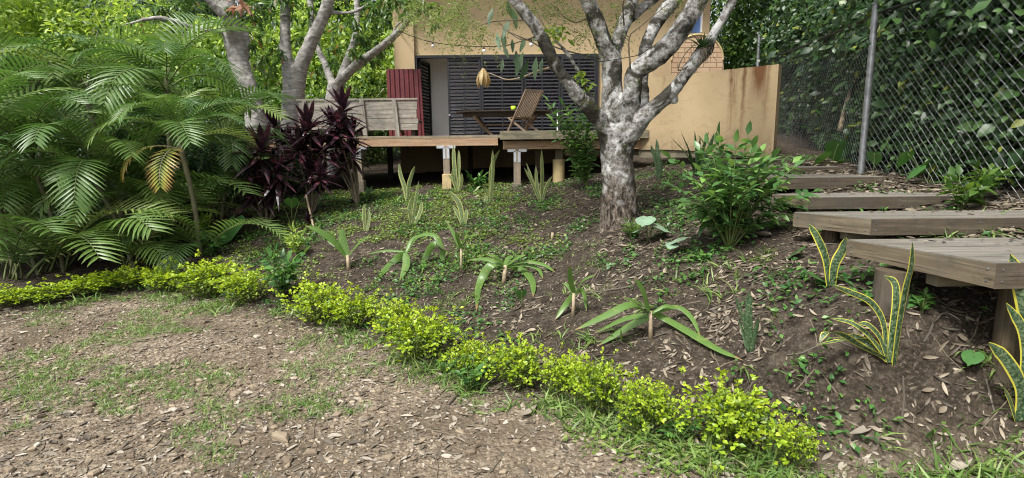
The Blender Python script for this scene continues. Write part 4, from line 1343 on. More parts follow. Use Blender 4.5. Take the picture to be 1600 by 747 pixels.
def grow_tree(name, label, origin, limbs, mat, cents, k, ls, lmat, voxel=.03):
    t_ = empty(name, origin, 0, label, 'tree')
    woody('trunk', limbs, origin, mat, t_, voxel, .03, 10)
    whorls('crown', cents, k, ls, lmat, t_, origin)
    return t_
def rpts(boxes):
    out = []
    for (x0, y0, x1, y1, Ya, Yb, n) in boxes:
        for _ in range(n): out.append(P(random.uniform(x0, x1), random.uniform(y0, y1), random.uniform(Ya, Yb)))
    return out
Y2 = 12.6
o2 = G(457, 250); o2 = Vector((P(457, 200, Y2).x, Y2, gz(P(457, 200, Y2).x, Y2)))
grow_tree('forked_tree', 'smooth grey tree forking in two directly behind the timber bench', o2,
    [([o2 - Vector((0, 0, .2)), o2, P(456, 215, Y2), P(457, 180, Y2), P(458, 145, Y2)], [.3, .26, .24, .24, .26]),
     limb([(457, 150, Y2), (452, 115, Y2), (446, 75, Y2), (446, 30, Y2 + .1), (447, -20, Y2 + .2), (446, -80, Y2 + .3)], [15, 11, 9, 8, 8, 6]),
     limb([(460, 150, Y2), (470, 105, Y2 - .1), (485, 68, Y2 - .2), (502, 32, Y2 - .3), (516, -5, Y2 - .4), (530, -60, Y2 - .5)], [15, 12, 11, 10, 9, 7]),
     limb([(489, 60, Y2 - .2), (487, 35, Y2 - .1), (484, 0, Y2), (470, -40, Y2)], [6, 5, 5, 4]),
     limb([(516, 20, Y2 - .3), (535, 20, Y2 - .3), (557, 17, Y2 - .3), (575, 5, Y2)], [3.5, 3, 2.5, 2])],
    M['bark_far'], rpts([(420, -40, 560, 40, 12, 14, 34), (400, 40, 480, 110, 12.5, 14, 8), (520, 10, 600, 100, 13, 15, 22)]), 11, .27, 'mango')
Y3 = 14.0
o3 = Vector((P(522, 200, Y3).x, Y3, gz(P(522, 200, Y3).x, Y3)))
grow_tree('leaning_tree', 'spreading tree with a long limb reaching right towards the house corner', o3,
    [([o3 - Vector((0, 0, .2)), o3, P(519, 180, Y3), P(522, 150, Y3), P(526, 132, Y3)], [.24, .22, .2, .2, .2]),
     limb([(523, 138, Y3), (540, 118, Y3 - .2), (565, 96, Y3 - .5), (590, 78, Y3 - 1), (612, 60, Y3 - 1.5), (630, 42, Y3 - 2), (642, 26, Y3 - 2.3), (665, 8, Y3 - 2.6)], [9, 8, 7, 6.5, 5.5, 5, 4, 3]),
     limb([(530, 132, Y3), (541, 100, Y3 + .2), (553, 66, Y3 + .4), (558, 30, Y3 + .5), (556, -20, Y3 + .6)], [8, 7, 6, 5.5, 4]),
     limb([(522, 138, Y3), (508, 100, Y3 + .3), (496, 72, Y3 + .5), (500, 40, Y3 + .6)], [7, 6, 5, 4]),
     limb([(612, 60, Y3 - 1.5), (620, 40, Y3 - 1.6), (632, 31, Y3 - 1.7)], [3, 2.5, 2]),
     limb([(640, 28, Y3 - 2.3), (628, 8, Y3 - 2.3), (622, -10, Y3 - 2.3)], [3, 2.5, 2])],
    M['bark_far'], rpts([(630, -5, 690, 40, 10.6, 12, 16), (560, -30, 660, 15, 11, 14, 16), (545, 30, 610, 90, 13, 16, 24), (480, 40, 560, 130, 14, 16, 26)]), 11, .24, 'mango')
Y4 = 11.2
o4 = Vector((P(405, 220, Y4).x, Y4, gz(P(405, 220, Y4).x, Y4)))
grow_tree('slanting_tree', 'thick rough grey trunk slanting up to the left behind the palms', o4,
    [([o4 - Vector((0, 0, .2)), o4, P(398, 180, Y4), P(388, 140, Y4), P(374, 100, Y4), P(364, 60, Y4), P(356, 20, Y4), P(342, -30, Y4), P(330, -80, Y4)], [.26, .22, .2, .19, .185, .185, .19, .17, .14]),
     limb([(368, 75, Y4), (352, 30, Y4 - .4), (325, 0, Y4 - .6), (300, -30, Y4 - .8)], [9, 7, 6, 5]),
     limb([(376, 100, Y4), (384, 60, Y4 + .2), (376, 20, Y4 + .3), (385, -20, Y4 + .3)], [8, 6, 5, 4]),
     limb([(345, 50, Y4 - .2), (310, 45, Y4 - .4), (250, 28, Y4 - .6), (190, 40, Y4 - .8)], [4, 4, 3.5, 2.5]),
     limb([(430, 215, Y4), (400, 150, Y4 + .6), (385, 110, Y4 + .8), (390, 60, Y4 + 1)], [5, 4, 4, 3])],
    M['bark_far'], rpts([(230, -30, 420, 30, 10.5, 12.5, 60), (385, 20, 440, 110, 11.5, 13, 22), (150, 0, 330, 50, 11, 13, 22), (395, 90, 440, 150, 12, 13, 12)]), 11, .22, 'mango')
# clump of dead orange leaves caught in the branches
q = P(374, 8, 10.4)
ol_ = empty('dead_leaf_spray', q, 0, 'drooping salmon coloured young leaves at the top edge above the palms', 'leaf cluster')
whorls('leaves', [q, q + Vector((.06, 0, -.05)), q + Vector((-.02, 0, .12))], 7, .26, 'orange_leaf', ol_, q, .16)

# ------------------------------------------------------------------ background trees
def crown_mesh(name, n, rad, ls, seedn, kind='leaf'):
    r2 = np.random.default_rng(seedn)
    nb = 26
    bc = unit(r2.normal(size=(nb, 3))) * (r2.random((nb, 1)) ** .4) * np.array(rad) * .8
    br_ = r2.uniform(.25, .5, nb) * min(rad)
    k = r2.integers(0, nb, n)
    d = unit(r2.normal(size=(n, 3)))
    pos = bc[k] + d * (br_[k] * r2.uniform(.55, 1.05, n))[:, None]
    ax = d * .6 + unit(r2.normal(size=(n, 3))) + np.array([0, 0, -.5])
    nr = np.array([0, 0, 1.]) * .8 + d + r2.normal(size=(n, 3)) * .4
    return scatter(name, leaf_s(.24), pos, ax, nr, ls * r2.uniform(.6, 1.3, n), r2.random(n))
cm = [crown_mesh('crown', 12000, (2.6, 2.4, 2.3), .19, 11), crown_mesh('crown', 12000, (2.4, 2.6, 2.8), .17, 12), crown_mesh('crown', 10000, (3.0, 2.4, 2.0), .23, 13)]
mats = {}
def bgtree(x, y, zc, s, v, mat, label, grp='trees behind the garden'):
    g = gz(x, y)
    t_ = empty('background_tree', (x, y, g), 0, label, 'tree', grp)
    key = (v, mat)
    if key not in mats:
        me = cm[v].copy(); me.materials.clear(); me.materials.append(M[mat]); mats[key] = me
    c = link('crown', mats[key], None, t_, (0, 0, zc - g), (0, 0, random.uniform(0, 6.28)), s)
    m = MB()
    p = catmull([(0, 0, -.3), (.1, 0, (zc - g) * .4), (-.1, .1, zc - g), (.1, .1, zc - g + s * 1.4)], sub=4)
    m.tube(p, list(np.linspace(.17, .05, len(p))), 8)
    for k in range(7):
        z0 = (zc - g) * (.55 + .07 * k); a_ = k * 2.4
        e = Vector((math.cos(a_) * 1.6 * s, math.sin(a_) * 1.6 * s, z0 + 1.0 * s))
        m.tube(catmull([(0, 0, z0), (e.x * .5, e.y * .5, z0 + .3), e], sub=3), list(np.linspace(.06, .015, 7)), 6)
    link('trunk', m.mesh('trunk', True), M['bark_far'], t_)
    return t_
BT = [
 (-1.5 - 3.2, 19.5, 3.6, 1.15, 0, 'lime', 'bright lime tree filling the gap between bench and house corner'),
 (-6.6, 21.0, 4.0, 1.2, 1, 'lime', 'sunlit lime tree seen through the fork of the grey tree behind the bench'),
 (-9.4, 20.5, 4.3, 1.2, 2, 'lime', 'yellow green tree between the slanting trunk and the forked trunk'),
 (-12.3, 20.0, 4.4, 1.25, 0, 'lime', 'sunlit yellow green tree above the rightmost palm fronds'),
 (-15.8, 20.5, 4.8, 1.4, 1, 'lime', 'bright yellow green tree above the middle of the palms'),
 (-19.5, 20.0, 4.6, 1.4, 2, 'mid', 'mid green tree at the far left edge beyond the palms'),
 (-13.5, 27, 8.3, 1.6, 2, 'blue_far', 'hazy grey green tree rising far behind the palms'),
 (-20.5, 27, 7.4, 1.7, 0, 'mid', 'tall dark tree at the top left corner beyond the palms'),
 (-7.5, 27, 7.6, 1.6, 1, 'mid', 'tall tree showing above the forked grey trunk'),
 (-3.0, 24.5, 6.6, 1.5, 0, 'mid', 'tall green tree just left of the house corner'),
 (-4.9, 17.6, 2.9, .8, 1, 'mid', 'low dark green tree right behind the plank backrest'),
 (-8.2, 16.6, 2.6, .85, 0, 'mid', 'low bushy green tree left of the forked grey trunk'),
 (-11.8, 15.6, 2.6, .95, 2, 'mid', 'dense green tree directly behind the palm clump'),
 (-15.5, 15.5, 2.8, 1.1, 1, 'mid', 'dense green tree behind the leftmost palms'),
 (-24.5, 17.0, 4.2, 1.5, 0, 'mid', 'tree beyond the left edge of the palms'),
 (7.6, 19.0, 5.6, 1.0, 1, 'mid', 'tree rising behind the brick oven beyond the fence'),
]
for a_ in BT: bgtree(*a_)

# ------------------------------------------------------------------ creeper thicket behind the fence (one tangled mass)
def thicket():
    N = 90000
    s = rng.random(N) ** .8 * 15.5 - 1.5
    s = np.where(rng.random(N) < .5, rng.uniform(-1.5, 8, N), s)
    fx = np.array([0.0, 5.5, 13.1, 16.0]); X = np.array([4.2, 4.2, 6.0, 6.7]); Yv = np.array([1.0, 6.5, 13.9, 16.7])
    x0 = np.interp(s, fx, X); y0 = np.interp(s, fx, Yv) + np.minimum(s, 0)
    hmax = 3.9 + .08 * s + 1.6 * vnoise(s, s * 0, .9) 
    h = rng.random(N) ** .85 * hmax
    lump = 1.0 * (vnoise(s, h, .9) - .5) + .5 * (vnoise(s + 20, h, 2.2) - .5)
    dep = .1 + np.abs(rng.normal(size=N)) * .3 + np.clip(lump, -.12, 1) + .1
    dep = np.where((h > 1.35) & (h < 2.6) & (rng.random(N) < .12), rng.normal(size=N) * .12, dep)
    x = x0 + dep; y = y0 + rng.normal(size=N) * .05
    z = base_z(x, y) + .05 + h
    ls = np.where(rng.random(N) < .1, rng.uniform(.1, .17, N), rng.uniform(.045, .09, N)) * (1 + .035 * np.clip(s, 0, 14))
    ax = rdir(N) * .8 + np.array([-.5, -.2, -.55])
    nr = np.array([-.8, -.35, .55]) + rng.normal(size=(N, 3)) * .45
    o = link('creeper_thicket', scatter('creeper_thicket', leaf_t(.3, .05, .12), np.stack([x, y, z], 1), ax, nr, ls), M['vine'])
    tag(o, 'dense dark creeper and shrub mass behind the chain link fence', 'creeper', kind='stuff')
    # added lumpy backstop behind the leaves: blocks sky, inner shade in its dark colour
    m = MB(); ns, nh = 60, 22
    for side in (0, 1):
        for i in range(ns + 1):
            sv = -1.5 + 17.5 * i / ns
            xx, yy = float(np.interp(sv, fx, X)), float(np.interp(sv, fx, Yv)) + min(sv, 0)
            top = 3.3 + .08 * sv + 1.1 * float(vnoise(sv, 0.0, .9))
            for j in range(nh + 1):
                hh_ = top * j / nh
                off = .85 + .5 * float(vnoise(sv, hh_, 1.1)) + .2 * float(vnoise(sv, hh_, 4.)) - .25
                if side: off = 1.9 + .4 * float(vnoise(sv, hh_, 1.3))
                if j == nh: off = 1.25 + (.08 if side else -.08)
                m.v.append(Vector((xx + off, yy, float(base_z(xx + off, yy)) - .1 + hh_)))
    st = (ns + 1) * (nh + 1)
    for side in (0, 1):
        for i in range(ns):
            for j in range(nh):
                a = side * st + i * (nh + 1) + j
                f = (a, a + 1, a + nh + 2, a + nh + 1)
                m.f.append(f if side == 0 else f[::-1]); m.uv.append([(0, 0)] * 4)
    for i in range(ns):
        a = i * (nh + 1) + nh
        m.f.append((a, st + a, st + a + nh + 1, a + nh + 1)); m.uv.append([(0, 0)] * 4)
    t = NT('thicket_backstop_dark')
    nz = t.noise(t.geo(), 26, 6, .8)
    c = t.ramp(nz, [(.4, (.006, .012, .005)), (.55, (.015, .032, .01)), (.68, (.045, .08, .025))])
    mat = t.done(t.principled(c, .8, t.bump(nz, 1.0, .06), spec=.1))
    o = m.build('thicket_backstop', mat); tag(o, 'dark lumpy backstop added inside the creeper mass to block the sky', 'creeper', kind='stuff')
thicket()
# bare stems showing in the creeper
def stick(name, label, pts, r0, r1, mat='stem', cat='branch'):
    org = pts[0]
    m = MB().local(org); p = catmull(pts, sub=4); m.tube(p, list(np.linspace(r0, r1, len(p))), 8)
    return tag(m.build(name, M[mat], None, smooth=True), label, cat)
stick('leaning_branch', 'dead pale branch leaning behind the fence mesh left of the near post', [P(1312, 205, 7.6), P(1322, 165, 7.6), P(1335, 125, 7.7), P(1342, 100, 7.8)], .035, .02, 'pale_stem')
stick('vine_stem', 'grey twisted vine stem behind the fence mesh at far right', [P(1519, 262, 5.4), P(1524, 215, 5.4), P(1521, 185, 5.4), P(1530, 150, 5.5), P(1540, 90, 5.6)], .02, .014)

# ================================================================== PALMS
def frond_mesh(seed, L=1.7, npair=42, arch=1.0, keel=.35):
    """rachis starts at the origin, heads along +X and up, arches over"""
    r = random.Random(seed)
    m = MB(); mr = MB()
    def pt(t):
        a0 = 1.15; a1 = -.55 * arch
        n = 24; p = Vector((0, 0, 0))
        for i in range(int(t * n)):
            a = a0 + (a1 - a0) * (i / n) ** 1.15
            p = p + Vector((math.cos(a), 0, math.sin(a))) * (L / n)
        fr = t * n - int(t * n)
        a = a0 + (a1 - a0) * (int(t * n) / n) ** 1.15
        return p + Vector((math.cos(a), 0, math.sin(a))) * (L / n) * fr, a
    rp = [pt(t)[0] for t in np.linspace(0, 1, 20)]
    mr.tube(rp, list(np.linspace(.013, .003, 20)), 6)
    for i in range(npair):
        t = .2 + .8 * i / (npair - 1)
        p, a = pt(min(t, .999))
        tan = Vector((math.cos(a), 0, math.sin(a)))
        up = Vector((-math.sin(a), 0, math.cos(a)))
        ll = L * .33 * math.sin(math.pi * min(1, (t - .12) / .95)) ** .6 * (1 - .35 * t) + .06
        for s in (-1, 1):
            side = Vector((0, s, 0))
            d = (side * 1.0 + tan * (.45 + .6 * t) + up * (keel + r.uniform(-.08, .08))).normalized()
            l2 = ll * r.uniform(.9, 1.08)
            pts = []
            for q in (0, .25, .5, .75, 1.0):
                pts.append(p + d * (l2 * q) + Vector((0, 0, -1)) * (l2 * .26 * q * q * r.uniform(.85, 1.15)))
            m.ribbon(pts, [.007, .0185, .0175, .011, .001], tan, .35)
    return m.mesh('blades'), mr.mesh('frond', True)
FR = [frond_mesh(i, L_, 21, ar, kp) for i, (L_, ar, kp) in enumerate(((1.75, 1.0, .35), (1.6, 1.5, .2), (1.8, .6, .5), (1.5, 1.9, .25)))]
FRY = frond_mesh(9, 1.3, 17, 1.3, .1)
for bl, ra in FR:
    bl.materials.append(M['palm']); ra.materials.append(M['green_stem'])
FRY[0].materials.append(M['palm_yellow']); FRY[1].materials.append(M['pale_stem'])
def palm(label, bpx, bpy_, cpx, cpy, Y, nf=8, s=1.0, cane_r=.03, seed=0, yellow=None, azs=None, basal=7):
    r = random.Random(seed)
    b = G(bpx, bpy_) if bpy_ < 900 else None
    b = Vector((P(bpx, bpy_, Y).x, Y, 0)); b.z = gz(b.x, b.y)
    c = P(cpx, cpy, Y + .05)
    t_ = empty('areca_palm', b, 0, label, 'palm', 'areca palms on the left')
    m = MB(); rel = c - b
    pts = catmull([(0, 0, -.1), rel * .5 + Vector((.04, 0, 0)), rel, rel * 1.02 + Vector((0, 0, .28))], [cane_r * 1.25, cane_r, cane_r * 1.1, cane_r * .6], 6)
    m.tube(pts[0], [q * (1.1 if i % 3 == 0 else 1) for i, q in enumerate(pts[1])], 10)
    link('cane', m.mesh('cane', True), M['cane'], t_)
    for i in range(nf):
        az = (azs[i] if azs and i < len(azs) else 2 * math.pi * (i * .382) + r.uniform(-.3, .3))
        k = r.randrange(4)
        bl, ra = FR[k]
        tilt = -.25 + .75 * (i / max(1, nf - 1)) + r.uniform(-.1, .1)      # rotate about local Y: + = lower
        fo_ = link('frond', ra, None, t_, rel + Vector((0, 0, .25 - .25 * i / nf)), None, s * r.uniform(.82, 1.1))
        fo_.rotation_euler = (r.uniform(-.25, .25), tilt, az)
        link('leaflets', bl, None, fo_)
    for i in range(basal):
        k = r.choice((0, 2, 1)); bl, ra = FR[k]
        fo_ = link('frond', ra, None, t_, Vector((r.uniform(-.12, .12), r.uniform(-.12, .12), .02)), None, s * r.uniform(.85, 1.25))
        fo_.rotation_euler = (r.uniform(-.25, .25), r.uniform(-.25, .3), r.uniform(0, 6.28))
        link('leaflets', bl, None, fo_)
    if yellow:
        for az, tilt in yellow:
            fo_ = link('yellowing_frond', FRY[1], None, t_, rel + Vector((0, 0, -.02)), None, s)
            fo_.rotation_euler = (0, tilt, az); link('leaflets', FRY[0], None, fo_)
            fo_['label'] = 'drying yellow and brown frond'
    return t_
D = math.radians
palm('foremost areca palm with a bare pale cane and a drying yellow frond', 308, 347, 283, 232, 7.2, 12, .66, .03, 1, [(D(222), .75), (D(275), .95)], azs=[D(a) for a in (80, 200, 320, 255, 20, 285, 150, 230, 345, 110)])
palm('areca palm with its cane leaning left just behind the golden hedge', 210, 405, 150, 285, 7.0, 13, .85, .024, 2)
palm('areca palm whose pale cane leans at the foot of the clump, far left', 98, 405, 55, 265, 7.0, 13, .88, .024, 3)
palm('areca palm partly cut by the left edge of the picture, nearest its middle', 20, 400, -30, 240, 6.7, 12, .9, .024, 4)
palm('tall areca palm whose fan stands highest against the bright trees', 262, 370, 262, 150, 8.2, 10, .95, .035, 5, azs=[D(a) for a in (90, 10, 180, 300, 240, 340, 130, 60, 205, 270)])
palm('tall areca palm with fronds sweeping right over the foremost palm', 180, 375, 140, 165, 8.3, 10, 1.0, .035, 6)
palm('tall areca palm arching over the left half of the clump', 70, 380, 55, 160, 8.4, 10, 1.05, .035, 7)
palm('areca palm closest to the purple cordylines', 345, 350, 352, 235, 8.4, 12, .85, .024, 8)
palm('tallest areca palm in the top left corner', -20, 390, -30, 130, 8.2, 9, 1.1, .035, 9)
palm('low areca palm with fronds brushing the dark ground in the clump', 150, 395, 190, 335, 7.4, 12, .75, .024, 10)
palm('low areca palm spreading beside the leftmost cane', 60, 395, -5, 320, 6.9, 12, .75, .024, 11)
palm('areca palm deep at the back of the clump', 120, 370, 105, 215, 9.2, 9, 1.0, .035, 12)

# dark undergrowth under and behind the palms
def understory(px, py, Y, s, label, mat='mid'):
    g = Vector((P(px, py, Y).x, Y, 0)); g.z = gz(g.x, g.y)
    t_ = empty('undergrowth_shrub', g, 0, label, 'shrub', 'dark shrubs behind the palms')
    me = cm[px % 3].copy(); me.materials.clear(); me.materials.append(M[mat])
    link('foliage', me, None, t_, (0, 0, 2.0 * s), (0, 0, px * 1.0), (s * 1.1, s * .8, s))
    m = MB()
    for k in range(9):
        a_ = k * .7; m.tube([(0, 0, -.1), (math.cos(a_) * s * .8, math.sin(a_) * s * .6, s * 1.6)], [.03, .01], 5, cap=False)
    link('stems', m.mesh('stems'), M['stem'], t_)
for a_ in ((-40, 300, 10.5, .42, 'dark shrub at the left edge behind the palm canes'), (70, 300, 10.8, .45, 'dark shrub behind the leftmost leaning cane'), (170, 300, 10.6, .4, 'dark shrub behind the middle palm canes'), (262, 300, 10.4, .42, 'dark shrub behind the foremost palm cane'), (345, 290, 10.2, .38, 'dark shrub between the palms and the slanting trunk'), (410, 280, 9.9, .33, 'dark shrub behind the low black cordyline'), (455, 270, 10.6, .3, 'dark shrub at the left end of the deck')):
    understory(*a_, mat='vine')

# ================================================================== CORDYLINES
def cord_leaves(seed, n=34, L=.42):
    r = random.Random(seed); m = MB()
    for i in range(n):
        a_ = i * 2.4 + r.uniform(-.2, .2); f = i / n
        el = 1.35 - 1.9 * f + r.uniform(-.12, .12)
        Ln = L * r.uniform(.75, 1.1)
        d = Vector((math.cos(a_) * math.cos(el), math.sin(a_) * math.cos(el), math.sin(el)))
        z0 = Vector((0, 0, .16 * (1 - f)))
        ts = np.linspace(0, 1, 7)
        pts = [z0 + d * (Ln * t) + Vector((0, 0, -.28 * Ln * t * t)) for t in ts]
        sd_ = d.cross(Vector((0, 0, 1)))
        if sd_.length < .05: sd_ = Vector((1, 0, 0))
        m.ribbon(pts, [.012, .026, .034, .034, .026, .014, .001], sd_, .3)
    return m.mesh('leaf_head')
CL = [cord_leaves(i) for i in range(3)]
for me in CL: me.materials.append(M['cordyline'])
def cordyline(label, bpx, bpy_, Y, heads):
    b = Vector((P(bpx, bpy_, Y).x, Y, 0)); b.z = gz(b.x, b.y)
    t_ = empty('cordyline', b, 0, label, 'cordyline', 'purple cordylines beside the deck')
    for i, (hx, hy, dy, s) in enumerate(heads):
        h = P(hx, hy, Y + dy) - b
        m = MB(); m.tube(catmull([(0, 0, -.05), h * .5 + Vector((.03, 0, -.05)), h], sub=4), .016, 7)
        link('stem', m.mesh('stem', True), M['stem'], t_)
        link('leaf_head', CL[i % 3], None, t_, h, (random.uniform(-.15, .15), random.uniform(-.15, .15), i * 1.3), s)
cordyline('tallest dark cordyline with upright red tips in front of the bench', 560, 318, 8.9, [(536, 185, 0, 1.25), (550, 222, .1, 1.05), (516, 240, -.1, 1.0), (552, 250, .1, .95), (530, 215, -.15, 1.1), (535, 262, 0, .9), (522, 205, .1, 1.0)])
cordyline('purple cordyline between two others, left of the deck post', 485, 335, 8.5, [(484, 212, 0, 1.2), (502, 248, .1, 1.05), (466, 245, -.1, 1.05), (486, 278, 0, 1.0), (500, 285, -.1, .9), (474, 225, .1, 1.0)])
cordyline('low nearly black cordyline beside the palm fronds', 415, 352, 8.1, [(408, 250, 0, 1.3), (435, 280, .05, 1.1), (386, 280, -.05, 1.1), (412, 305, 0, 1.05), (430, 310, .1, .9), (392, 312, -.1, .9)])
cordyline('cordyline half hidden behind its neighbours at the left deck end', 440, 325, 9.4, [(430, 210, 0, 1.15), (452, 235, .1, 1.05), (415, 232, 0, .95)])
# low red shoot
b = G(482, 352)
rs = empty('red_shoot', b, 0, 'small maroon cordyline shoot near the foot of the purple ones', 'cordyline')
link('leaf_head', CL[1], None, rs, (0, 0, .02), None, .42)
stick('bare_stake', 'bare cut stake standing at an angle among the cordylines', [G(492, 360) - Vector((0, 0, .05)), P(484, 330, 8.2), P(478, 304, 8.2)], .018, .014, 'pale_stem', 'stake')

# ================================================================== STRAP LEAVED PLANTS FROM POLYLINES
def strap_plant(name, label, cat, base_px, leaves, wpx, mat, conv, group, stem=None, prof='snake', fold=.25, dep=.06, seed=0, Yfix=None):
    r = random.Random(seed)
    f = lambda q: (conv[0] + q[0] / conv[2], conv[1] + q[1] / conv[2])
    g = G(*f(base_px))
    Y = Yfix or g.y
    if Yfix:
        pz = P(*f(base_px), Y); g = Vector((pz.x, Y, gz(pz.x, Y)))
    t_ = empty(name, g, 0, label, cat, group)
    pb = P(*f(base_px), Y)
    sh = g - pb
    for i, lf in enumerate(leaves):
        k = r.uniform(-1, 1) * dep
        pts = []
        for j, q in enumerate(lf):
            tt = j / (len(lf) - 1)
            w_ = P(*f(q), Y + k * tt * (2 if prof == 'lily' else 1)) + sh
            if j > 0 and w_.z < gz(w_.x, w_.y) + .02:      # leaf comes down towards the viewer and rests on the slope
                w_ = G(*f(q)) + Vector((0, 0, .02 if j == len(lf) - 1 else .05))
            pts.append(w_ - g)
        pts = catmull(pts, sub=5)
        for q_ in pts[1:]:
            wz = gz(q_.x + g.x, q_.y + g.y) - g.z + .012
            if q_.z < wz: q_.z = wz
        n = len(pts)
        tt = np.linspace(0, 1, n)
        if prof == 'snake': w = np.interp(tt, [0, .15, .5, .8, .93, 1], [.6, .8, 1, .82, .4, .03])
        else: w = np.interp(tt, [0, .2, .55, .85, 1], [.55, .95, 1, .6, .03])
        hw = wpx[i % len(wpx)] * (1.3 if mat == 'lily' else 1.15) / 2 / conv[2] / F_PX * Y
        ang = r.uniform(-.5, .5)
        side = Vector((math.cos(ang), math.sin(ang), 0.15))
        dirn = (pts[-1] - pts[0]).normalized()
        if prof == 'lily': side = dirn.cross(Vector((0, -.55, .85))); side = side if side.length > .2 else Vector((1, 0, 0))
        m = MB(); m.ribbon(pts, [hw * q for q in w], side, fold)
        me = m.mesh('leaf', True)
        link('leaf', me, M[mat], t_)
    if stem:
        s0, s1, rp = stem
        a_, b_ = P(*f(s0), Y) + sh - g, P(*f(s1), Y) + sh - g
        m = MB(); m.tube([a_ - Vector((0, 0, .03)), (a_ + b_) / 2, b_], [rp * .75 / F_PX * Y, rp * .55 / F_PX * Y, rp * .5 / F_PX * Y], 10)
        link('stem', m.mesh('stem', True), M['pale_stem'], t_)
    return t_
c4 = (1100, 340, 1.836); c1 = (550, 180, 4.98); c2 = (400, 250, 2.134); c3 = (700, 350, 1.882); ck = (1000, 200, 3.736)
SG = 'snake plants set along the bank'
strap_plant('snake_plant', 'large yellow edged snake plant with leaves splayed left in front of the lowest step', 'snake plant', (535, 442),
    [[(545, 440), (560, 330), (580, 220), (597, 150), (597, 85)], [(530, 430), (540, 340), (551, 250), (545, 200), (515, 182)], [(522, 415), (515, 320), (480, 260), (420, 230), (365, 208)],
     [(520, 415), (470, 350), (420, 315), (360, 303)], [(520, 420), (450, 385), (395, 352), (350, 347), (330, 372)], [(525, 425), (480, 385), (430, 355), (340, 362)], [(515, 410), (480, 370), (410, 365), (320, 380)], [(528, 430), (505, 360), (470, 322), (440, 318)]],
    [26, 20, 17, 14, 20, 18, 16, 14], 'snake_yellow', c4, SG, seed=1, dep=.12)
strap_plant('snake_plant', 'yellow edged snake plant with two upright leaves under the left corner of the second step', 'snake plant', (366, 202),
    [[(360, 200), (352, 120), (325, 55), (300, 22)], [(368, 202), (375, 140), (398, 95), (408, 60)], [(365, 200), (362, 160), (352, 140)]], [30, 24, 16], 'snake_yellow', c4, SG, seed=2)
strap_plant('snake_plant', 'dark yellow edged snake plant at the lower right edge beside the nearest step post', 'snake plant', (898, 600),
    [[(905, 595), (912, 500), (870, 420), (815, 368)], [(900, 590), (925, 420), (915, 330), (865, 255)], [(905, 590), (945, 400), (915, 220), (878, 115)], [(895, 595), (880, 540), (860, 500)]], [38, 34, 46, 14], 'snake_yellow', c4, SG, seed=3, dep=.05)
strap_plant('snake_plant', 'thick dark banded snake plant standing alone on bare soil right of the lilies', 'snake plant', (132, 392),
    [[(135, 392), (128, 300), (130, 215)], [(125, 388), (120, 320), (88, 228)], [(140, 386), (150, 330), (158, 290)], [(122, 380), (112, 330), (100, 290)]], [20, 12, 12, 9], 'snake_green', c4, SG, seed=4, fold=.6)
strap_plant('snake_plant', 'pale tall snake plant in the green ground cover left of the middle post', 'snake plant', (430, 680),
    [[(430, 680), (410, 560), (380, 470), (365, 375)], [(435, 680), (440, 560), (460, 480), (490, 395)], [(425, 680), (400, 560), (356, 430)]], [26, 28, 18], 'snake_pale', c1, SG, seed=5)
strap_plant('snake_plant', 'short clumped snake plant just below the pale tall one', 'snake plant', (520, 215),
    [[(520, 215), (530, 150), (543, 70)], [(528, 215), (548, 170), (552, 138)], [(515, 212), (508, 170), (470, 165)], [(518, 215), (512, 160), (525, 115)]], [10, 12, 9, 12], 'snake_pale', c2, SG, seed=6)
strap_plant('snake_plant', 'upright snake plant right beside the concrete footed middle post', 'snake plant', (820, 600),
    [[(820, 600), (800, 450), (790, 330), (790, 230)], [(822, 600), (830, 400), (830, 270)], [(815, 600), (790, 520), (750, 460)], [(830, 600), (852, 520), (852, 450)], [(818, 600), (790, 500), (780, 420)]], [30, 24, 22, 22, 20], 'snake_pale', c1, SG, seed=7)
strap_plant('snake_plant', 'twisted snake plant with two drooping yellowish leaves between the two right posts', 'snake plant', (1070, 690),
    [[(1085, 680), (1080, 500), (1095, 380), (1150, 270)], [(1080, 680), (1095, 450), (1095, 270)], [(1070, 640), (1045, 575), (1000, 555), (945, 600)], [(1060, 690), (1040, 640), (1000, 625), (945, 640)], [(1050, 720), (1040, 670), (1050, 620)]], [30, 24, 14, 14, 22], 'snake_pale', c1, SG, seed=8)
strap_plant('snake_plant', 'fan shaped snake plant with narrow leaves left of the round pipe pier', 'snake plant', (1472, 680),
    [[(1470, 680), (1440, 560), (1430, 390)], [(1475, 680), (1482, 480), (1475, 265)], [(1460, 670), (1400, 520), (1340, 410)], [(1465, 670), (1420, 560), (1355, 370)], [(1480, 680), (1510, 560), (1560, 470)]], [24, 26, 20, 22, 18], 'snake_pale', c1, SG, seed=9)
strap_plant('snake_plant', 'small snake plant with one curved leaf in the centre of the bank', 'snake plant', (692, 217),
    [[(690, 217), (678, 150), (645, 105)], [(696, 217), (700, 185), (702, 165)], [(686, 215), (672, 180), (655, 150)]], [16, 12, 10], 'snake_pale', c2, SG, seed=10)
strap_plant('snake_plant', 'tiny two leaved snake plant at the edge of the ground cover', 'snake plant', (367, 240),
    [[(364, 240), (360, 190), (360, 148)], [(371, 238), (376, 200), (375, 165)]], [11, 10], 'snake_pale', c2, SG, seed=11)
strap_plant('snake_plant', 'narrow banded snake plant right of the big trunk under the ochre wall', 'snake plant', (112, 297),
    [[(108, 297), (92, 190), (62, 100)], [(116, 297), (106, 180), (96, 68)], [(120, 295), (125, 230), (118, 180)]], [22, 24, 16], 'snake_green', ck, SG, seed=12)
LG = 'spider lilies planted on the bank'
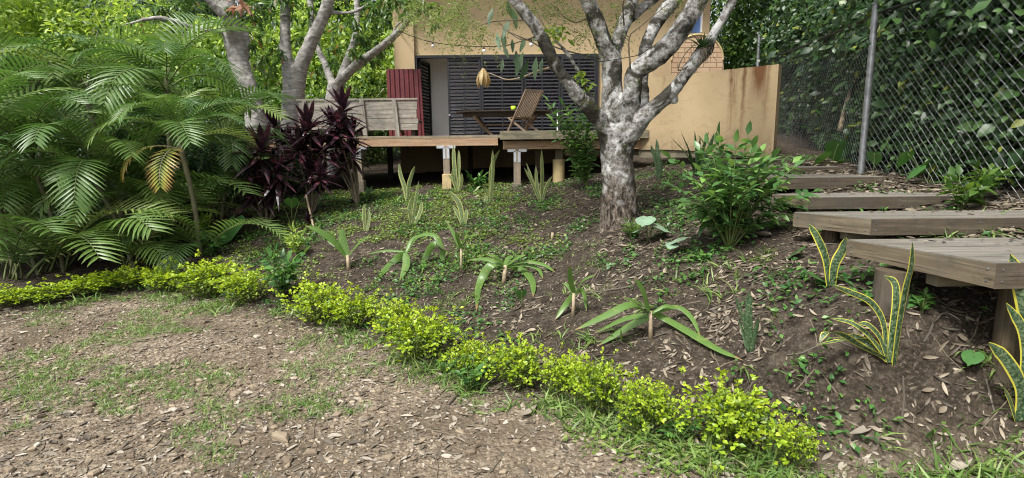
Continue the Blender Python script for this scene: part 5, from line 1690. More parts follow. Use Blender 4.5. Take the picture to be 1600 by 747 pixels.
strap_plant('spider_lily', 'lily with three stiff leaves above the golden hedge, leftmost of its kind', 'lily', (310, 368),
    [[(305, 325), (262, 272), (212, 236), (165, 220)], [(303, 322), (288, 270), (288, 224)], [(308, 320), (335, 285), (385, 245)], [(300, 325), (270, 290), (235, 270)]], [20, 22, 10, 10], 'lily', c2, LG, ((310, 368), (305, 318), 5), 'lily', .3, .1, 21)
strap_plant('spider_lily', 'wide lily with broad leaves collapsed over its middle', 'lily', (498, 360),
    [[(500, 310), (455, 340), (405, 402)], [(498, 310), (500, 350), (482, 405)], [(502, 308), (540, 256), (585, 248), (610, 262)], [(492, 306), (430, 303), (370, 316)], [(500, 308), (520, 265), (560, 245)]], [22, 20, 14, 8, 10], 'lily', c2, LG, None, 'lily', .3, .15, 22)
strap_plant('spider_lily', 'dark leaved lily drooping left of the small bright one', 'lily', (628, 350),
    [[(625, 300), (590, 285), (562, 330), (556, 380)], [(622, 295), (600, 255), (572, 250)], [(628, 300), (620, 320), (627, 350)]], [20, 16, 14], 'lily', c2, LG, None, 'lily', .3, .1, 23)
strap_plant('spider_lily', 'small bright lily with a pale upright stalk near the centre', 'lily', (685, 367),
    [[(683, 300), (662, 250), (640, 212)], [(683, 300), (705, 262), (745, 245)], [(680, 298), (655, 270), (640, 268)], [(685, 300), (695, 258), (712, 232)], [(684, 300), (672, 265), (665, 240)]], [12, 10, 9, 10, 9], 'lily', c2, LG, ((685, 367), (684, 298), 3.5), 'lily', .3, .1, 24)
strap_plant('spider_lily', 'lily with broad leaves arching down both sides on a mound of dark soil', 'lily', (828, 412),
    [[(830, 358), (782, 352), (745, 430), (735, 512)], [(830, 355), (770, 330), (705, 335)], [(835, 358), (888, 365), (920, 420), (925, 465)], [(835, 352), (900, 338), (960, 350), (998, 382)], [(835, 352), (870, 325), (900, 318)], [(828, 352), (800, 322), (770, 318)], [(835, 355), (900, 350), (940, 380), (958, 405)], [(828, 352), (840, 330), (850, 318)]], [22, 14, 20, 12, 14, 12, 12, 12], 'lily', c2, LG, ((826, 412), (832, 352), 6), 'lily', .3, .14, 25)
strap_plant('spider_lily', 'small lily with four short curved leaves between two larger lilies', 'lily', (368, 272),
    [[(368, 210), (345, 238), (315, 290)], [(370, 208), (360, 165), (358, 124)], [(372, 208), (395, 168), (436, 150)], [(372, 208), (398, 200), (408, 265)], [(370, 210), (350, 180), (335, 175)]], [15, 13, 12, 12, 9], 'lily', c3, LG, ((368, 272), (370, 205), 5), 'lily', .3, .12, 26)
strap_plant('spider_lily', 'largest lily, long leaves sprawling far to the right with a reddish stalk', 'lily', (596, 342),
    [[(592, 278), (540, 300), (440, 368)], [(590, 272), (520, 282), (430, 330)], [(590, 266), (540, 240), (460, 275), (372, 318)], [(594, 264), (578, 205), (550, 165)], [(600, 266), (640, 282), (720, 345), (790, 390), (868, 412)], [(600, 266), (672, 248), (715, 300), (742, 348)], [(598, 264), (560, 235), (510, 220)], [(604, 264), (640, 245), (670, 250)]], [20, 16, 20, 20, 20, 14, 12, 9], 'lily', c3, LG, ((597, 342), (594, 262), 6), 'lily', .3, .12, 27)
# flax beside the bush
strap_plant('flax_plant', 'dark spiky leaved plant standing against the ochre wall above the bush', 'plant', (335, 258),
    [[(330, 255), (300, 130), (240, -5)], [(335, 255), (332, 120), (320, -10)], [(340, 255), (365, 120), (402, -5)], [(345, 255), (400, 130), (435, 10)], [(345, 255), (385, 130), (436, 0)], [(325, 255), (285, 140), (180, 25)], [(335, 255), (350, 120), (352, 20)], [(350, 255), (420, 170), (480, 100)], [(328, 255), (300, 160), (275, 60)], [(350, 255), (450, 150), (530, 80)], [(340, 255), (350, 150), (380, 50)]],
    [16], 'flax', ck, None, None, 'lily', .3, .12, 28, Yfix=8.0)

# ================================================================== GOLDEN HEDGE SHRUBS
def gold_mesh(seed):
    r2 = np.random.default_rng(seed)
    nt = 150
    d = unit(r2.normal(size=(nt, 3))); d[:, 2] = np.abs(d[:, 2]) * 1.1 - .12
    rad = (r2.uniform(.45, 1.0, nt) + .38 * (r2.random(nt) > .84))[:, None]
    lump = (.6 + .8 * vnoise(d[:, 0] * 2 + seed, d[:, 1] * 2, 1.6))[:, None]
    tip = d * rad * lump * np.array([.6, .52, .5]) + np.array([0, 0, .4])
    k = 6
    c = np.repeat(tip, k, 0); N = len(c)
    out = unit(c - np.array([0, 0, .35]))
    ax = out * .8 + unit(r2.normal(size=(N, 3))) + np.array([0, 0, .35])
    pos = c + r2.normal(size=(N, 3)) * .014 - out * r2.uniform(0, .09, N)[:, None]
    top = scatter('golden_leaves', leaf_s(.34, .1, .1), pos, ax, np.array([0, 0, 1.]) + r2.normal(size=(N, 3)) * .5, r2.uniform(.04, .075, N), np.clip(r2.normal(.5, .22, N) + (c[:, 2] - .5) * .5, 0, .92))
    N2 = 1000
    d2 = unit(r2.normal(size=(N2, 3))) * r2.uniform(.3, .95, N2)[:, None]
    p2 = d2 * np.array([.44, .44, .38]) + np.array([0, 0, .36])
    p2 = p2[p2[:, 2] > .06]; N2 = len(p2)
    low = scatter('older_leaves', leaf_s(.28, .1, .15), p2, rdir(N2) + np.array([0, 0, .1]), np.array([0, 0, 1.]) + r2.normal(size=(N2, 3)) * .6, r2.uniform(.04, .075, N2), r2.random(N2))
    m = MB()
    for i in range(0, nt, 6):
        e = Vector(tip[i]); b = Vector((r2.uniform(-.07, .07), r2.uniform(-.07, .07), -.1))
        m.tube([b, (b + e) * .5 + Vector((r2.uniform(-.05, .05), r2.uniform(-.05, .05), 0)), e], [.008, .005, .002], 5, cap=False)
    return top, low, m.mesh('stems')
GM = [gold_mesh(s) for s in (31, 32, 33, 34)]
for a_, b_, c_ in GM: a_.materials.append(M['gold']); b_.materials.append(M['gold_old']); c_.materials.append(M['stem'])
shr = [ # base px,py, width px, height px, label
 (18, 478, 90, 42, 'golden shrub at the left end of the hedge, under the palms'),
 (78, 470, 95, 40, 'low golden shrub, second from the left end of the hedge'),
 (140, 460, 95, 46, 'golden shrub just below the leaning palm canes'),
 (200, 450, 90, 46, 'golden shrub right of the leaning palm cane foot'),
 (262, 455, 95, 62, 'golden shrub where the hedge starts to thicken'),
 (322, 462, 105, 72, 'full golden shrub below the foremost palm'),
 (385, 474, 90, 74, 'golden shrub left of the leafy green weed in the hedge'),
 (500, 505, 110, 88, 'dense golden shrub just right of the leafy green weed in the hedge'),
 (556, 512, 90, 76, 'golden shrub directly below the leftmost lily'),
 (618, 522, 80, 72, 'thin golden shrub below the collapsed lily'),
 (655, 562, 135, 104, 'largest rounded golden shrub in the middle of the hedge'),
 (735, 590, 80, 84, 'small golden shrub with green leaves at its foot'),
 (806, 604, 115, 100, 'golden shrub below the mound lily'),
 (880, 618, 85, 86, 'golden shrub below the small four leaved lily'),
 (930, 642, 105, 118, 'golden shrub left of the largest lily stalk'),
 (1008, 672, 120, 112, 'spreading golden shrub below the largest lily'),
 (1140, 700, 170, 142, 'big bright golden shrub standing apart near the bottom right'),
 (1240, 728, 80, 100, 'last straggly golden shrub at the right end of the hedge'),
]
for i, (bx, by, w, h, lab) in enumerate(shr):
    g = G(bx, by)
    t_ = empty('golden_shrub', g, 0, lab, 'shrub', 'golden shrubs of the hedge')
    sx = w / F_PX * g.y * (.98 if i > 4 else .85); sz = h / F_PX * g.y * (.92 if i > 4 else .85)
    top, low, stm = GM[i % 4]
    rz = random.uniform(0, 6.28)
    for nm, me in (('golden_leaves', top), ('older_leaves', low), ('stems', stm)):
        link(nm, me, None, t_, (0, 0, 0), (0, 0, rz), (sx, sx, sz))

# ================================================================== LEAFY BUSHES
def leafy(name, label, cat, g, branches, lsize, mat, n_per=11, w=.22, group=None, stemmat='green_stem', r0=.008):
    """branches: lists of local points; opposite leaves along each"""
    t_ = empty(name, g, 0, label, cat, group)
    m = MB(); P_, A_, S_ = [], [], []
    for br in branches:
        p = catmull(br, sub=6)
        m.tube(p, list(np.linspace(r0, .002, len(p))), 5, cap=False)
        L_ = len(p)
        for i in range(n_per):
            u = .25 + .75 * i / (n_per - 1); j = min(L_ - 2, int(u * (L_ - 1)))
            q = p[j]; tn = (p[j + 1] - p[j]).normalized()
            sd_ = tn.cross(Vector((random.gauss(0, .3), random.gauss(0, .3), 1))).normalized()
            for s in (-1, 1):
                P_.append(tuple(q)); A_.append(tuple(sd_ * s + tn * .6 + Vector((0, 0, random.uniform(-.4, .15))))); S_.append(lsize * random.uniform(.6, 1.15))
        P_.append(tuple(p[-1])); A_.append(tuple((p[-1] - p[-2]).normalized())); S_.append(lsize)
    N = len(P_)
    link('stems', m.mesh('stems', True), M[stemmat], t_)
    link('leaves', scatter('leaves', leaf_t(w, .05, .16), np.array(P_), np.array(A_), np.array([0, 0, 1.]) + rng.normal(size=(N, 3)) * .3, np.array(S_)), M[mat], t_)
    return t_
g = G(1140, 388)
brs = []
for k in range(44):
    a_ = random.uniform(0, 6.28); H = random.uniform(.3, 1.0); rr = random.uniform(.15, .68)
    e = Vector((math.cos(a_) * rr + .05, math.sin(a_) * rr * .7, H * (1 - .3 * rr)))
    brs.append([(0, 0, -.03), e * .5 + Vector((0, 0, .12)), e])
for px, py in ((1168, 212), (1270, 300), (1240, 262), (1215, 350), (1095, 270), (1150, 225), (1100, 350), (1075, 335)):
    e = P(px, py, g.y + random.uniform(-.2, .2)) - g
    brs.append([(0, 0, 0), e * .5 + Vector((0, 0, .1)), e])
leafy('leafy_bush', 'bushy green shrub with glossy leaves left of the wooden steps', 'bush', g, brs, .125, 'bush', 12)
g = Vector((P(918, 285, 8.6).x, 8.6, 0)); g.z = gz(g.x, g.y)
brs = []
for px, py in ((905, 195), (880, 165), (870, 215), (900, 165), (925, 180), (918, 240), (890, 235), (858, 160), (930, 215), (915, 205), (880, 185), (905, 250), (865, 190), (925, 160), (862, 172), (872, 200), (890, 205), (912, 225), (900, 262), (925, 250), (885, 172), (895, 190), (908, 178), (935, 195), (868, 182), (922, 230)):
    e = P(px, py, g.y + random.uniform(-.25, .25)) - g
    brs.append([(0, 0, 0), Vector((e.x * .3 - .05, e.y * .4, e.z * .6)), e])
leafy('leafy_sapling', 'slender green sapling growing up past the deck edge left of the big trunk', 'sapling', g, brs, .17, 'bush', 12, .17)
def weed(px, py, label, nb, H, rr, ls, mat='herb', w=.24, name='leafy_weed', cat='weed'):
    g = G(px, py); brs = []
    for k in range(nb):
        a_ = random.uniform(0, 6.28); r_ = rr * random.uniform(.3, 1)
        e = Vector((math.cos(a_) * r_, math.sin(a_) * r_, H * random.uniform(.5, 1)))
        brs.append([(0, 0, -.02), e * .5 + Vector((0, 0, H * .12)), e])
    return leafy(name, label, cat, g, brs, ls, mat, 5, w, r0=.005)
weed(440, 470, 'tall leafy green weed growing up through the golden hedge', 16, .55, .26, .13)
weed(330, 400, 'pale green young plant behind the hedge below the foremost palm', 8, .3, .18, .1)
weed(466, 405, 'yellowish green young croton behind the hedge', 9, .4, .12, .12, 'lime', .14)
weed(322, 385, 'slim speckled croton beside the foremost palm cane', 8, .42, .1, .13, 'lime', .14)
weed(735, 610, 'small leafy green plant at the foot of the hedge near its middle', 9, .22, .16, .06)
weed(1060, 690, 'low green plant between the two right hand golden shrubs', 8, .14, .12, .055)
weed(1440, 400 + 90, 'tiny seedling in the shade below the lowest step', 4, .1, .08, .05)
weed(1500, 330, 'dark leafy plant at the foot of the fence above the steps', 10, .3, .25, .12, 'mid')
weed(1530, 315, 'leafy shoots by the fence at the far right end of the steps', 9, .3, .22, .1, 'mid')
weed(985, 372, 'grassy little plant at the foot of the big trunk', 10, .16, .14, .09, 'mid', .1)
weed(570, 315, 'green weed beside the left deck post', 7, .2, .2, .1)
weed(745, 295, 'green weed in the shade under the deck', 9, .28, .2, .12)
weed(700, 585, 'light green shoot at the foot of the largest rounded shrub', 5, .12, .08, .05)

# broad heart shaped leaves
def heart(L=1.0):
    o = []
    for i in range(-10, 11):
        a_ = i / 10 * math.pi
        r_ = (1 - .38 * abs(math.sin(a_ * .5)) ** 1.5) * (1 + .0 * a_)
        y = math.cos(a_) * .55 + .28; x = math.sin(a_) * .42 * (1.15 - .3 * math.cos(a_))
        if i == 0: y = 1.02
        if abs(i) == 10: y = -.06; x = 0
        o.append((x, y, -.12 * (abs(x) * .6 + y * y * .5) + .02 * math.cos(4 * a_)))
    m = MB(); c = len(m.v); m.v.append(Vector((0, .12, 0)));
    for p in o: m.v.append(Vector(p))
    for i in range(20): m.f.append((0, i + 1, i + 2)); m.uv.append([(0, 0)] * 3)
    me = m.mesh('leaf', True)
    return me
HM = heart()
t = NT('broad_leaf')
w_ = t.n("TexWave", Scale=7.0, Distortion=1.5); t.l(t.coords('Object', (1, 1, 1)), w_.inputs['Vector'])
c_ = t.mix(t.math('MULTIPLY', w_.outputs['Fac'], .35), (.05, .14, .035), (.1, .22, .06))
b_ = t.principled(c_, .42); tr = t.n("BsdfTranslucent"); tr.inputs['Color'].default_value = (.12, .28, .04, 1); mx = t.n("MixShader", Fac=.25)
t.l(b_.outputs[0], mx.inputs[1]); t.l(tr.outputs[0], mx.inputs[2]); M['broad'] = t.done(mx)
HM.materials.append(M['broad'])
HM2 = HM.copy(); HM2.materials.clear(); HM2.materials.append(plain_mat('pale_broad', (.2, .3, .2), .4, 0, .3, 12, .1))
def hearts(label, px, py, leaves, size, Y=None, pale=False):
    g = G(px, py) if Y is None else Vector((P(px, py, Y).x, Y, 0))
    if Y: g.z = gz(g.x, g.y)
    t_ = empty('broad_leaved_plant', g, 0, label, 'plant', 'heart leaved plants')
    for (lx_, ly_, s, yaw, pit) in leaves:
        q = P(lx_, ly_, g.y - .03) - g
        q.z = max(q.z, .02)
        o = link('leaf', HM2 if pale else HM, None, t_, q, (pit, 0, yaw), size * s)
        m = MB(); m.tube(catmull([(0, 0, -.02), q * .6 + Vector((0, 0, .02)), q + Vector((0, 0, .0))], sub=3), .004, 5)
        link('stalk', m.mesh('stalk', True), M['green_stem'], t_)
    return t_
hearts('big heart shaped leaf in the dark between palms and cordylines', 368, 372, [(366, 345, 1.2, 2.6, -.9), (392, 382, .6, 2.0, -.3)], .38)
hearts('grey green round leaf under the left end of the lowest step', 1366, 470, [(1366, 458, 1, 1.0, -.6)], .11)
hearts('round leaf beside the round post of the lowest step', 1418, 470, [(1420, 468, 1, 2.5, -.4), (1420, 490, .8, 1.4, -.3)], .1)
hearts('single bright heart shaped leaf on the soil at the right', 1518, 562, [(1522, 552, 1.3, 2.2, -.5)], .075)
hearts('small bright upright leaf on the littered soil at lower right', 1458, 690, [(1458, 672, 1, .4, -1.1)], .07)
hearts('yellow blotched leaf leaning beside the yellow edged snake plant', 1276, 445, [(1270, 428, 1.2, -1.9, -.5)], .14)
hearts('round dark leaf left of the second step post', 1252, 402, [(1252, 388, 1.1, 1, -.7)], .15)
hearts('silvery arrow shaped leaves lying below the big trunk on the right', 1068, 392, [(1066, 372, 1.1, 1.3, -.4), (1075, 392, .8, .3, -.5), (1052, 380, .7, 2.6, -.3)], .17, None, True)
hearts('pair of pale arrow leaves rising just right of the big trunk', 1012, 380, [(1010, 340, 1, 2.7, -.3), (1022, 350, 1, -2, -.4), (1008, 355, .8, 1.2, -.4)], .2, None, True)
hearts('light green leaf lying at the top right among the step litter', 1368, 243, [(1366, 240, 1, -1.1, -1.0)], .16, 6.2)
hearts('cluster of green heart leaves behind the third and fourth steps', 1450, 275, [(1455, 250, 1.1, .5, -.9), (1474, 252, 1, -.5, -1), (1437, 262, .9, 1.4, -.8), (1418, 240, .9, .3, -1), (1460, 290, .8, .8, -.6)], .2, 5.6)
hearts('dull heart leaves low behind the fence left of the near post', 1300, 245, [(1290, 240, 1, .5, -.8), (1310, 225, 1.3, -.5, -1), (1262, 245, .8, .8, -.6), (1322, 250, .9, 0, -.6)], .24, 7.3)
hearts('small leaf between the purple cordyline stems', 455, 330, [(455, 312, 1, .4, -.8), (440, 318, .9, 1.6, -.6), (468, 316, .8, -1, -.7)], .2, 8.0)
hearts('bright upright leaf below the mound lily', 816, 478, [(815, 455, 1, .2, -1.1)], .1)

# ================================================================== GROUND LAYER
def ground_pts(n, x0, x1, y0, y1, density):
    out = np.zeros((0, 2))
    while len(out) < n:
        k = n * 4
        # more candidates close to the camera, where they show largest
        y = y0 + (y1 - y0) * rng.random(k) ** 1.5
        x = rng.uniform(x0, x1, k)
        keep = (np.abs(x) < y * 1.02 + .5) & (rng.random(k) < np.clip(density(x, y), 0, 1))
        out = np.concatenate([out, np.stack([x, y], 1)[keep]])
    return out[:n]
def gnormal(x, y):
    e = .03
    return unit(np.stack([ground_z(x - e, y) - ground_z(x + e, y), ground_z(x, y - e) - ground_z(x, y + e), np.full(len(x), 2 * e)], 1))
bh = behind_hedge
house_clear = lambda x, y: ~((y > 9.9) & (x > -4.8) & (x < 4.9))
# ---- grass
def grass_density(x, y):
    b = bh(x, y)
    n = vnoise(x, y, 1.4) * .55 + vnoise(x + 7, y, 3.7) * .45
    left = np.clip((-x - .6) / 2.6, 0, 1) * np.clip((y - 2.2) / 2.0, .15, 1)
    d_drive = np.clip((n - .64 + .2 * left) * 7, 0, 1) * (.35 + .65 * (vnoise(x, y, 9) > .5))
    near = np.exp(-((b + .2) / .2) ** 2) * (.08 + .42 * (n > .52))
    d_bank = np.clip((n - .68) * 5, 0, 1) * .35
    return np.where(b < 0, np.maximum(d_drive * .8, near), np.maximum(d_bank, near * .6))
pt = ground_pts(3000, -8, 4.4, 1.6, 9.5, lambda x, y: grass_density(x, y) * house_clear(x, y))
k = 11
c = np.repeat(pt, k, 0); N = len(c)
x, y = c[:, 0] + rng.normal(size=N) * .022, c[:, 1] + rng.normal(size=N) * .022
z = ground_z(x, y)
ax = rng.normal(size=(N, 3)) * np.array([.75, .75, .2]) + np.array([0, 0, .6])
VV = np.array([(-.045, 0, 0), (.045, 0, 0), (-.04, .5, .0), (.04, .5, 0), (0, 1, -.28)], float)
# two-segment blade as triangles
FF = np.array([(0, 1, 3), (0, 3, 2), (2, 3, 4)])
nr = np.array([0, 0, 1.]) + rng.normal(size=(N, 3)) * .4
o = link('grass', scatter('grass', (VV, FF), np.stack([x, y, z - .004], 1), ax, nr, rng.uniform(.018, .06, N) * (1 + .25 * rng.random(N))), M['grass'])
tag(o, 'short patchy grass creeping over the gravelly drive and along the hedge foot', 'grass', kind='stuff')
# longer grass at the hedge foot and on the lower right
pt = ground_pts(380, -5, 4.3, 1.7, 7.5, lambda x, y: np.exp(-((bh(x, y) + .12) / .2) ** 2) * .8 * (vnoise(x, y, 2.6) > .4) + .10 * (bh(x, y) > 0) * (vnoise(x, y, 1.9) > .6) * (y < 6))
k = 9; c = np.repeat(pt, k, 0); N = len(c)
x, y = c[:, 0] + rng.normal(size=N) * .02, c[:, 1] + rng.normal(size=N) * .02
ax = rng.normal(size=(N, 3)) * np.array([.8, .8, .15]) + np.array([0, 0, .5])
o = link('long_grass', scatter('long_grass', (VV * np.array([.9, 1, 1]), FF), np.stack([x, y, ground_z(x, y) - .004], 1), ax, np.array([0, 0, 1.]) + rng.normal(size=(N, 3)) * .3, rng.uniform(.08, .17, N)), M['grass'])
tag(o, 'longer arching grass blades around the foot of the hedge', 'grass', kind='stuff')
# ---- ground cover carpet
def carpet_density(x, y):
    n = vnoise(x + 3, y, 1.5) * .5 + vnoise(x, y, 4.5) * .5
    p = np.clip(1.15 - np.abs(x + 2.2) / 1.9, 0, 1) * np.clip((y - 6.0) / 1.2, 0, 1) * np.clip((11 - y) / 1.0, 0, 1)
    p2 = np.clip(1 - np.abs(x + .5) / 1.6, 0, 1) * np.clip((y - 5.3) / .8, 0, 1) * .6
    low = np.exp(-((bh(x, y) + .28) / .25) ** 2) * (x > .2) * .4
    return np.clip(np.maximum(np.maximum(p, p2) * 1.9, low) * np.clip((n - .38) * 4, 0, 1), 0, 1) * ~((y > 10.4))
pt = ground_pts(21000, -5, 2.5, 1.7, 10.6, carpet_density)
N = len(pt); x, y = pt[:, 0], pt[:, 1]
o = link('ground_cover', scatter('ground_cover', leaf_s(.4, .05, .1), np.stack([x, y, ground_z(x, y) + rng.uniform(0, .035, N)], 1), rng.normal(size=(N, 3)) * np.array([1, 1, .3]) + np.array([0, 0, .1]), gnormal(x, y) + rng.normal(size=(N, 3)) * .35, rng.uniform(.018, .04, N)), M['carpet'])
tag(o, 'low small leaved green ground cover on the upper left bank', 'ground cover', kind='stuff')
# sparse sprigs over the whole bank
pt = ground_pts(1700, -5, 4.3, 2.0, 10, lambda x, y: (bh(x, y) > .1) * np.clip((vnoise(x, y + 30, 2.2) - .45) * 3, 0, 1) * house_clear(x, y))
k = 8; c = np.repeat(pt, k, 0); N = len(c)
x, y = c[:, 0] + rng.normal(size=N) * .04, c[:, 1] + rng.normal(size=N) * .04
o = link('seedlings', scatter('seedlings', leaf_t(.25, .05, .15), np.stack([x, y, ground_z(x, y) + rng.uniform(.01, .06, N)], 1), rng.normal(size=(N, 3)) * np.array([1, 1, .4]) + np.array([0, 0, .2]), np.array([0, 0, 1.]) + rng.normal(size=(N, 3)) * .4, rng.uniform(.025, .06, N)), M['herb'])
tag(o, 'scattered small green seedlings sprouting on the bare bank', 'seedlings', kind='stuff')

# ---- leaf litter: curled dead leaves
def curl(w=.2, c=.18):
    V, F = [], []
    for i, (yy, ww) in enumerate(((0, .02), (.25, w * .8), (.5, w), (.78, w * .7), (1, .01))):
        zc = c * (yy - .5) ** 2 * 2.2
        V += [(-ww, yy, zc + ww * .55), (0, yy, zc), (ww, yy, zc + ww * .55)]
    for i in range(4):
        a = 3 * i; F += [(a, a + 1, a + 4), (a, a + 4, a + 3), (a + 1, a + 2, a + 5), (a + 1, a + 5, a + 4)]
    return np.array(V, float), np.array(F)
def litter(name, label, n, area, dens, size, mat, tm, lift=.006):
    pt = ground_pts(n, *area, dens)
    N = len(pt); x, y = pt[:, 0], pt[:, 1]; gn = gnormal(x, y)
    a_ = rng.uniform(0, 2 * np.pi, N)
    ax = np.stack([np.cos(a_), np.sin(a_), rng.normal(size=N) * .12], 1); ax = ax - gn * np.sum(ax * gn, 1, keepdims=True) + gn * rng.normal(size=(N, 1)) * .13
    sc_ = rng.uniform(size[0], size[1], N)
    pos = np.stack([x, y, ground_z(x, y) + lift], 1) - unit(ax) * sc_[:, None] * .5
    sg = np.where(rng.random((N, 1)) < .35, -1, 1)
    o = link(name, scatter(name, tm, pos, ax, sg * gn + rng.normal(size=(N, 3)) * .3, sc_, None, rng.uniform(.6, 1.3, N)), M[mat])
    return tag(o, label, 'leaf litter', kind='stuff')
bank_d = lambda x, y: (bh(x, y) > -.15) * np.clip((vnoise(x + 4, y, 6.5) * .6 + vnoise(x, y + 8, 14) * .4 - .3) * 3.2, .04, 1) * (.25 + .75 * (vnoise(x, y, 2.4) > .42)) * (.45 + .55 * (x > -.6)) * np.where(y > 10.2, .1, 1.0)
litter('leaf_litter', 'curled tan dead leaves scattered over the soil of the bank', 5200, (-5.5, 4.4, 1.7, 10.5), bank_d, (.02, .075), 'litter', curl())
litter('narrow_litter', 'narrow brown dead leaves between the plants of the bank', 6500, (-5.5, 4.4, 1.7, 10.5), bank_d, (.03, .1), 'litter', curl(.1, .25))
drive_d = lambda x, y: (bh(x, y) < .1) * (.3 + .7 * (vnoise(x, y, 1.7) > .45))
litter('bark_flakes', 'flat grey brown bark flakes and leaf scraps strewn over the drive', 3600, (-7.5, 2.2, 1.5, 7.2), drive_d, (.02, .085), 'litter_grey', curl(.17, .05), .003)
pth = lambda x, y: np.exp(-((x - 3.9) / .35) ** 2) * (y > 2.5)
litter('fence_litter', 'dead leaves heaped along the foot of the fence beside the steps', 1700, (3.0, 4.6, 2.5, 9.5), pth, (.05, .12), 'litter', curl())
litter('litter_crumbs', 'crumbled bits of dead leaf and bark all over the bank soil', 14000, (-5.5, 4.4, 1.7, 10.2), lambda x, y: (bh(x, y) > -.3) * np.clip((vnoise(x, y, 5) - .25) * 2.5, .1, 1), (.012, .035), 'litter', curl(.22, .1), .003)
litter('drive_crumbs', 'small leaf and bark crumbs on the drive', 9000, (-7.5, 2.6, 1.5, 7.2), drive_d, (.01, .035), 'litter_grey', curl(.25, .05), .003)
# twigs
def twigs_stuff(name, n, area, dens, label, lens, r, mat):
    pt = ground_pts(n, *area, dens); m = MB()
    for (x, y) in pt:
        a_ = random.uniform(0, 6.28); l_ = random.uniform(*lens); k = 4; p = []
        bend = random.uniform(-.6, .6)
        for i in range(k):
            t_ = i / (k - 1); ang = a_ + bend * t_
            xx, yy = x + math.cos(ang) * l_ * t_, y + math.sin(ang) * l_ * t_
            p.append((xx, yy))
        zz = ground_z(np.array([q[0] for q in p]), np.array([q[1] for q in p])) + .005
        m.tube([(q[0], q[1], z_) for q, z_ in zip(p, zz)], [r * random.uniform(.6, 1.2)] * k, 5)
    return tag(m.build(name, M[mat]), label, 'twigs', kind='stuff')
twigs_stuff('fallen_twigs', 700, (-6, 4.3, 1.6, 9.8), lambda x, y: .5 + 0 * x, 'thin broken twigs lying all over the ground', (.06, .28), .0035, 'stem')
twigs_stuff('bark_strips', 380, (-5, 4.3, 1.8, 9.8), lambda x, y: (bh(x, y) > -.3) * .5, 'pale dry strips of bark and stalk on the bank', (.08, .35), .005, 'litter_grey')

# ---- gravel
def pebble_t(seed, flat=.5):
    r2 = np.random.default_rng(seed)
    g = (1 + 5 ** .5) / 2
    v = np.array([(-1, g, 0), (1, g, 0), (-1, -g, 0), (1, -g, 0), (0, -1, g), (0, 1, g), (0, -1, -g), (0, 1, -g), (g, 0, -1), (g, 0, 1), (-g, 0, -1), (-g, 0, 1)], float)
    v = unit(v) * .5 * r2.uniform(.55, 1.25, (12, 1)) * np.array([1, .8, flat])
    f = np.array([(0, 11, 5), (0, 5, 1), (0, 1, 7), (0, 7, 10), (0, 10, 11), (1, 5, 9), (5, 11, 4), (11, 10, 2), (10, 7, 6), (7, 1, 8), (3, 9, 4), (3, 4, 2), (3, 2, 6), (3, 6, 8), (3, 8, 9), (4, 9, 5), (2, 4, 11), (6, 2, 10), (8, 6, 7), (9, 8, 1)])
    return v, f
t = NT('stone')
at = t.n("Attribute", attribute_name="tone")
oi = t.n("ObjectInfo")
tone = t.math('FRACT', t.math('ADD', at.outputs['Fac'], oi.outputs['Random']))
c_ = t.ramp(tone, [(0, (.09, .07, .048)), (.35, (.17, .13, .09)), (.65, (.25, .2, .14)), (.88, (.35, .28, .19)), (1, (.45, .41, .35))])
nz = t.noise(t.geo(), 60, 5, .7)
c_ = t.mix(t.math('MULTIPLY', nz, .45), c_, (.14, .11, .085))
M['stone'] = t.done(t.principled(c_, .9, t.bump(nz, .5, .006), spec=.2))
def flat_shade(me):
    me.polygons.foreach_set('use_smooth', [False] * len(me.polygons)); me.update()
def slab_t(seed, flat):
    r2 = np.random.default_rng(seed); n = 6
    an = np.sort(r2.uniform(0, 2 * np.pi, n) * .35 + np.arange(n) * np.pi / 3 * .95)
    rr = r2.uniform(.36, .58, n)
    V = [(np.cos(a) * r * .9, np.sin(a) * r * .72, -flat * .3) for a, r in zip(an, rr)] + [(np.cos(a) * r, np.sin(a) * r * .8, flat * .12 * r2.uniform(.4, 1.6)) for a, r in zip(an, rr)] + [(np.cos(a) * r * .72, np.sin(a) * r * .58, flat * .34 * r2.uniform(.8, 1.2)) for a, r in zip(an, rr)] + [(0, 0, flat * .4), (0, 0, -flat * .3)]
    F = []
    for i in range(n):
        j = (i + 1) % n
        F += [(i, j, n + j), (i, n + j, n + i), (n + i, n + j, 2 * n + j), (n + i, 2 * n + j, 2 * n + i), (2 * n + i, 2 * n + j, 3 * n), (j, i, 3 * n + 1)]
    return np.array(V, float), np.array(F)
def gravel(name, n, size, seed, dens, area=(-7.5, 3.2, 1.5, 6.8), tm=None):
    pt = ground_pts(n, *area, dens); N = len(pt); x, y = pt[:, 0], pt[:, 1]
    a_ = rng.uniform(0, 2 * np.pi, N); ax = np.stack([np.cos(a_), np.sin(a_), rng.normal(size=N) * .2], 1)
    s = size[0] + (size[1] - size[0]) * rng.random(N) ** 3
    me = scatter(name, tm or pebble_t(seed), np.stack([x, y, ground_z(x, y) + s * .12], 1), ax, np.array([0, 0, 1.]) + rng.normal(size=(N, 3)) * .2, s)
    flat_shade(me); return me
gd = lambda x, y: (bh(x, y) < -.02) * (.25 + .75 * np.clip((vnoise(x, y, 1.3) - .3) * 3, 0, 1))
o = link('gravel', gravel('gravel', 26000, (.006, .028), 1, gd), M['stone']); tag(o, 'fine grey and tan gravel chips on the drive', 'gravel', kind='stuff')
o = link('coarse_gravel', gravel('coarse_gravel', 3800, (.016, .06), 2, gd, tm=slab_t(2, .45)), M['stone']); tag(o, 'coarser angular stone chips on the drive', 'gravel', kind='stuff')
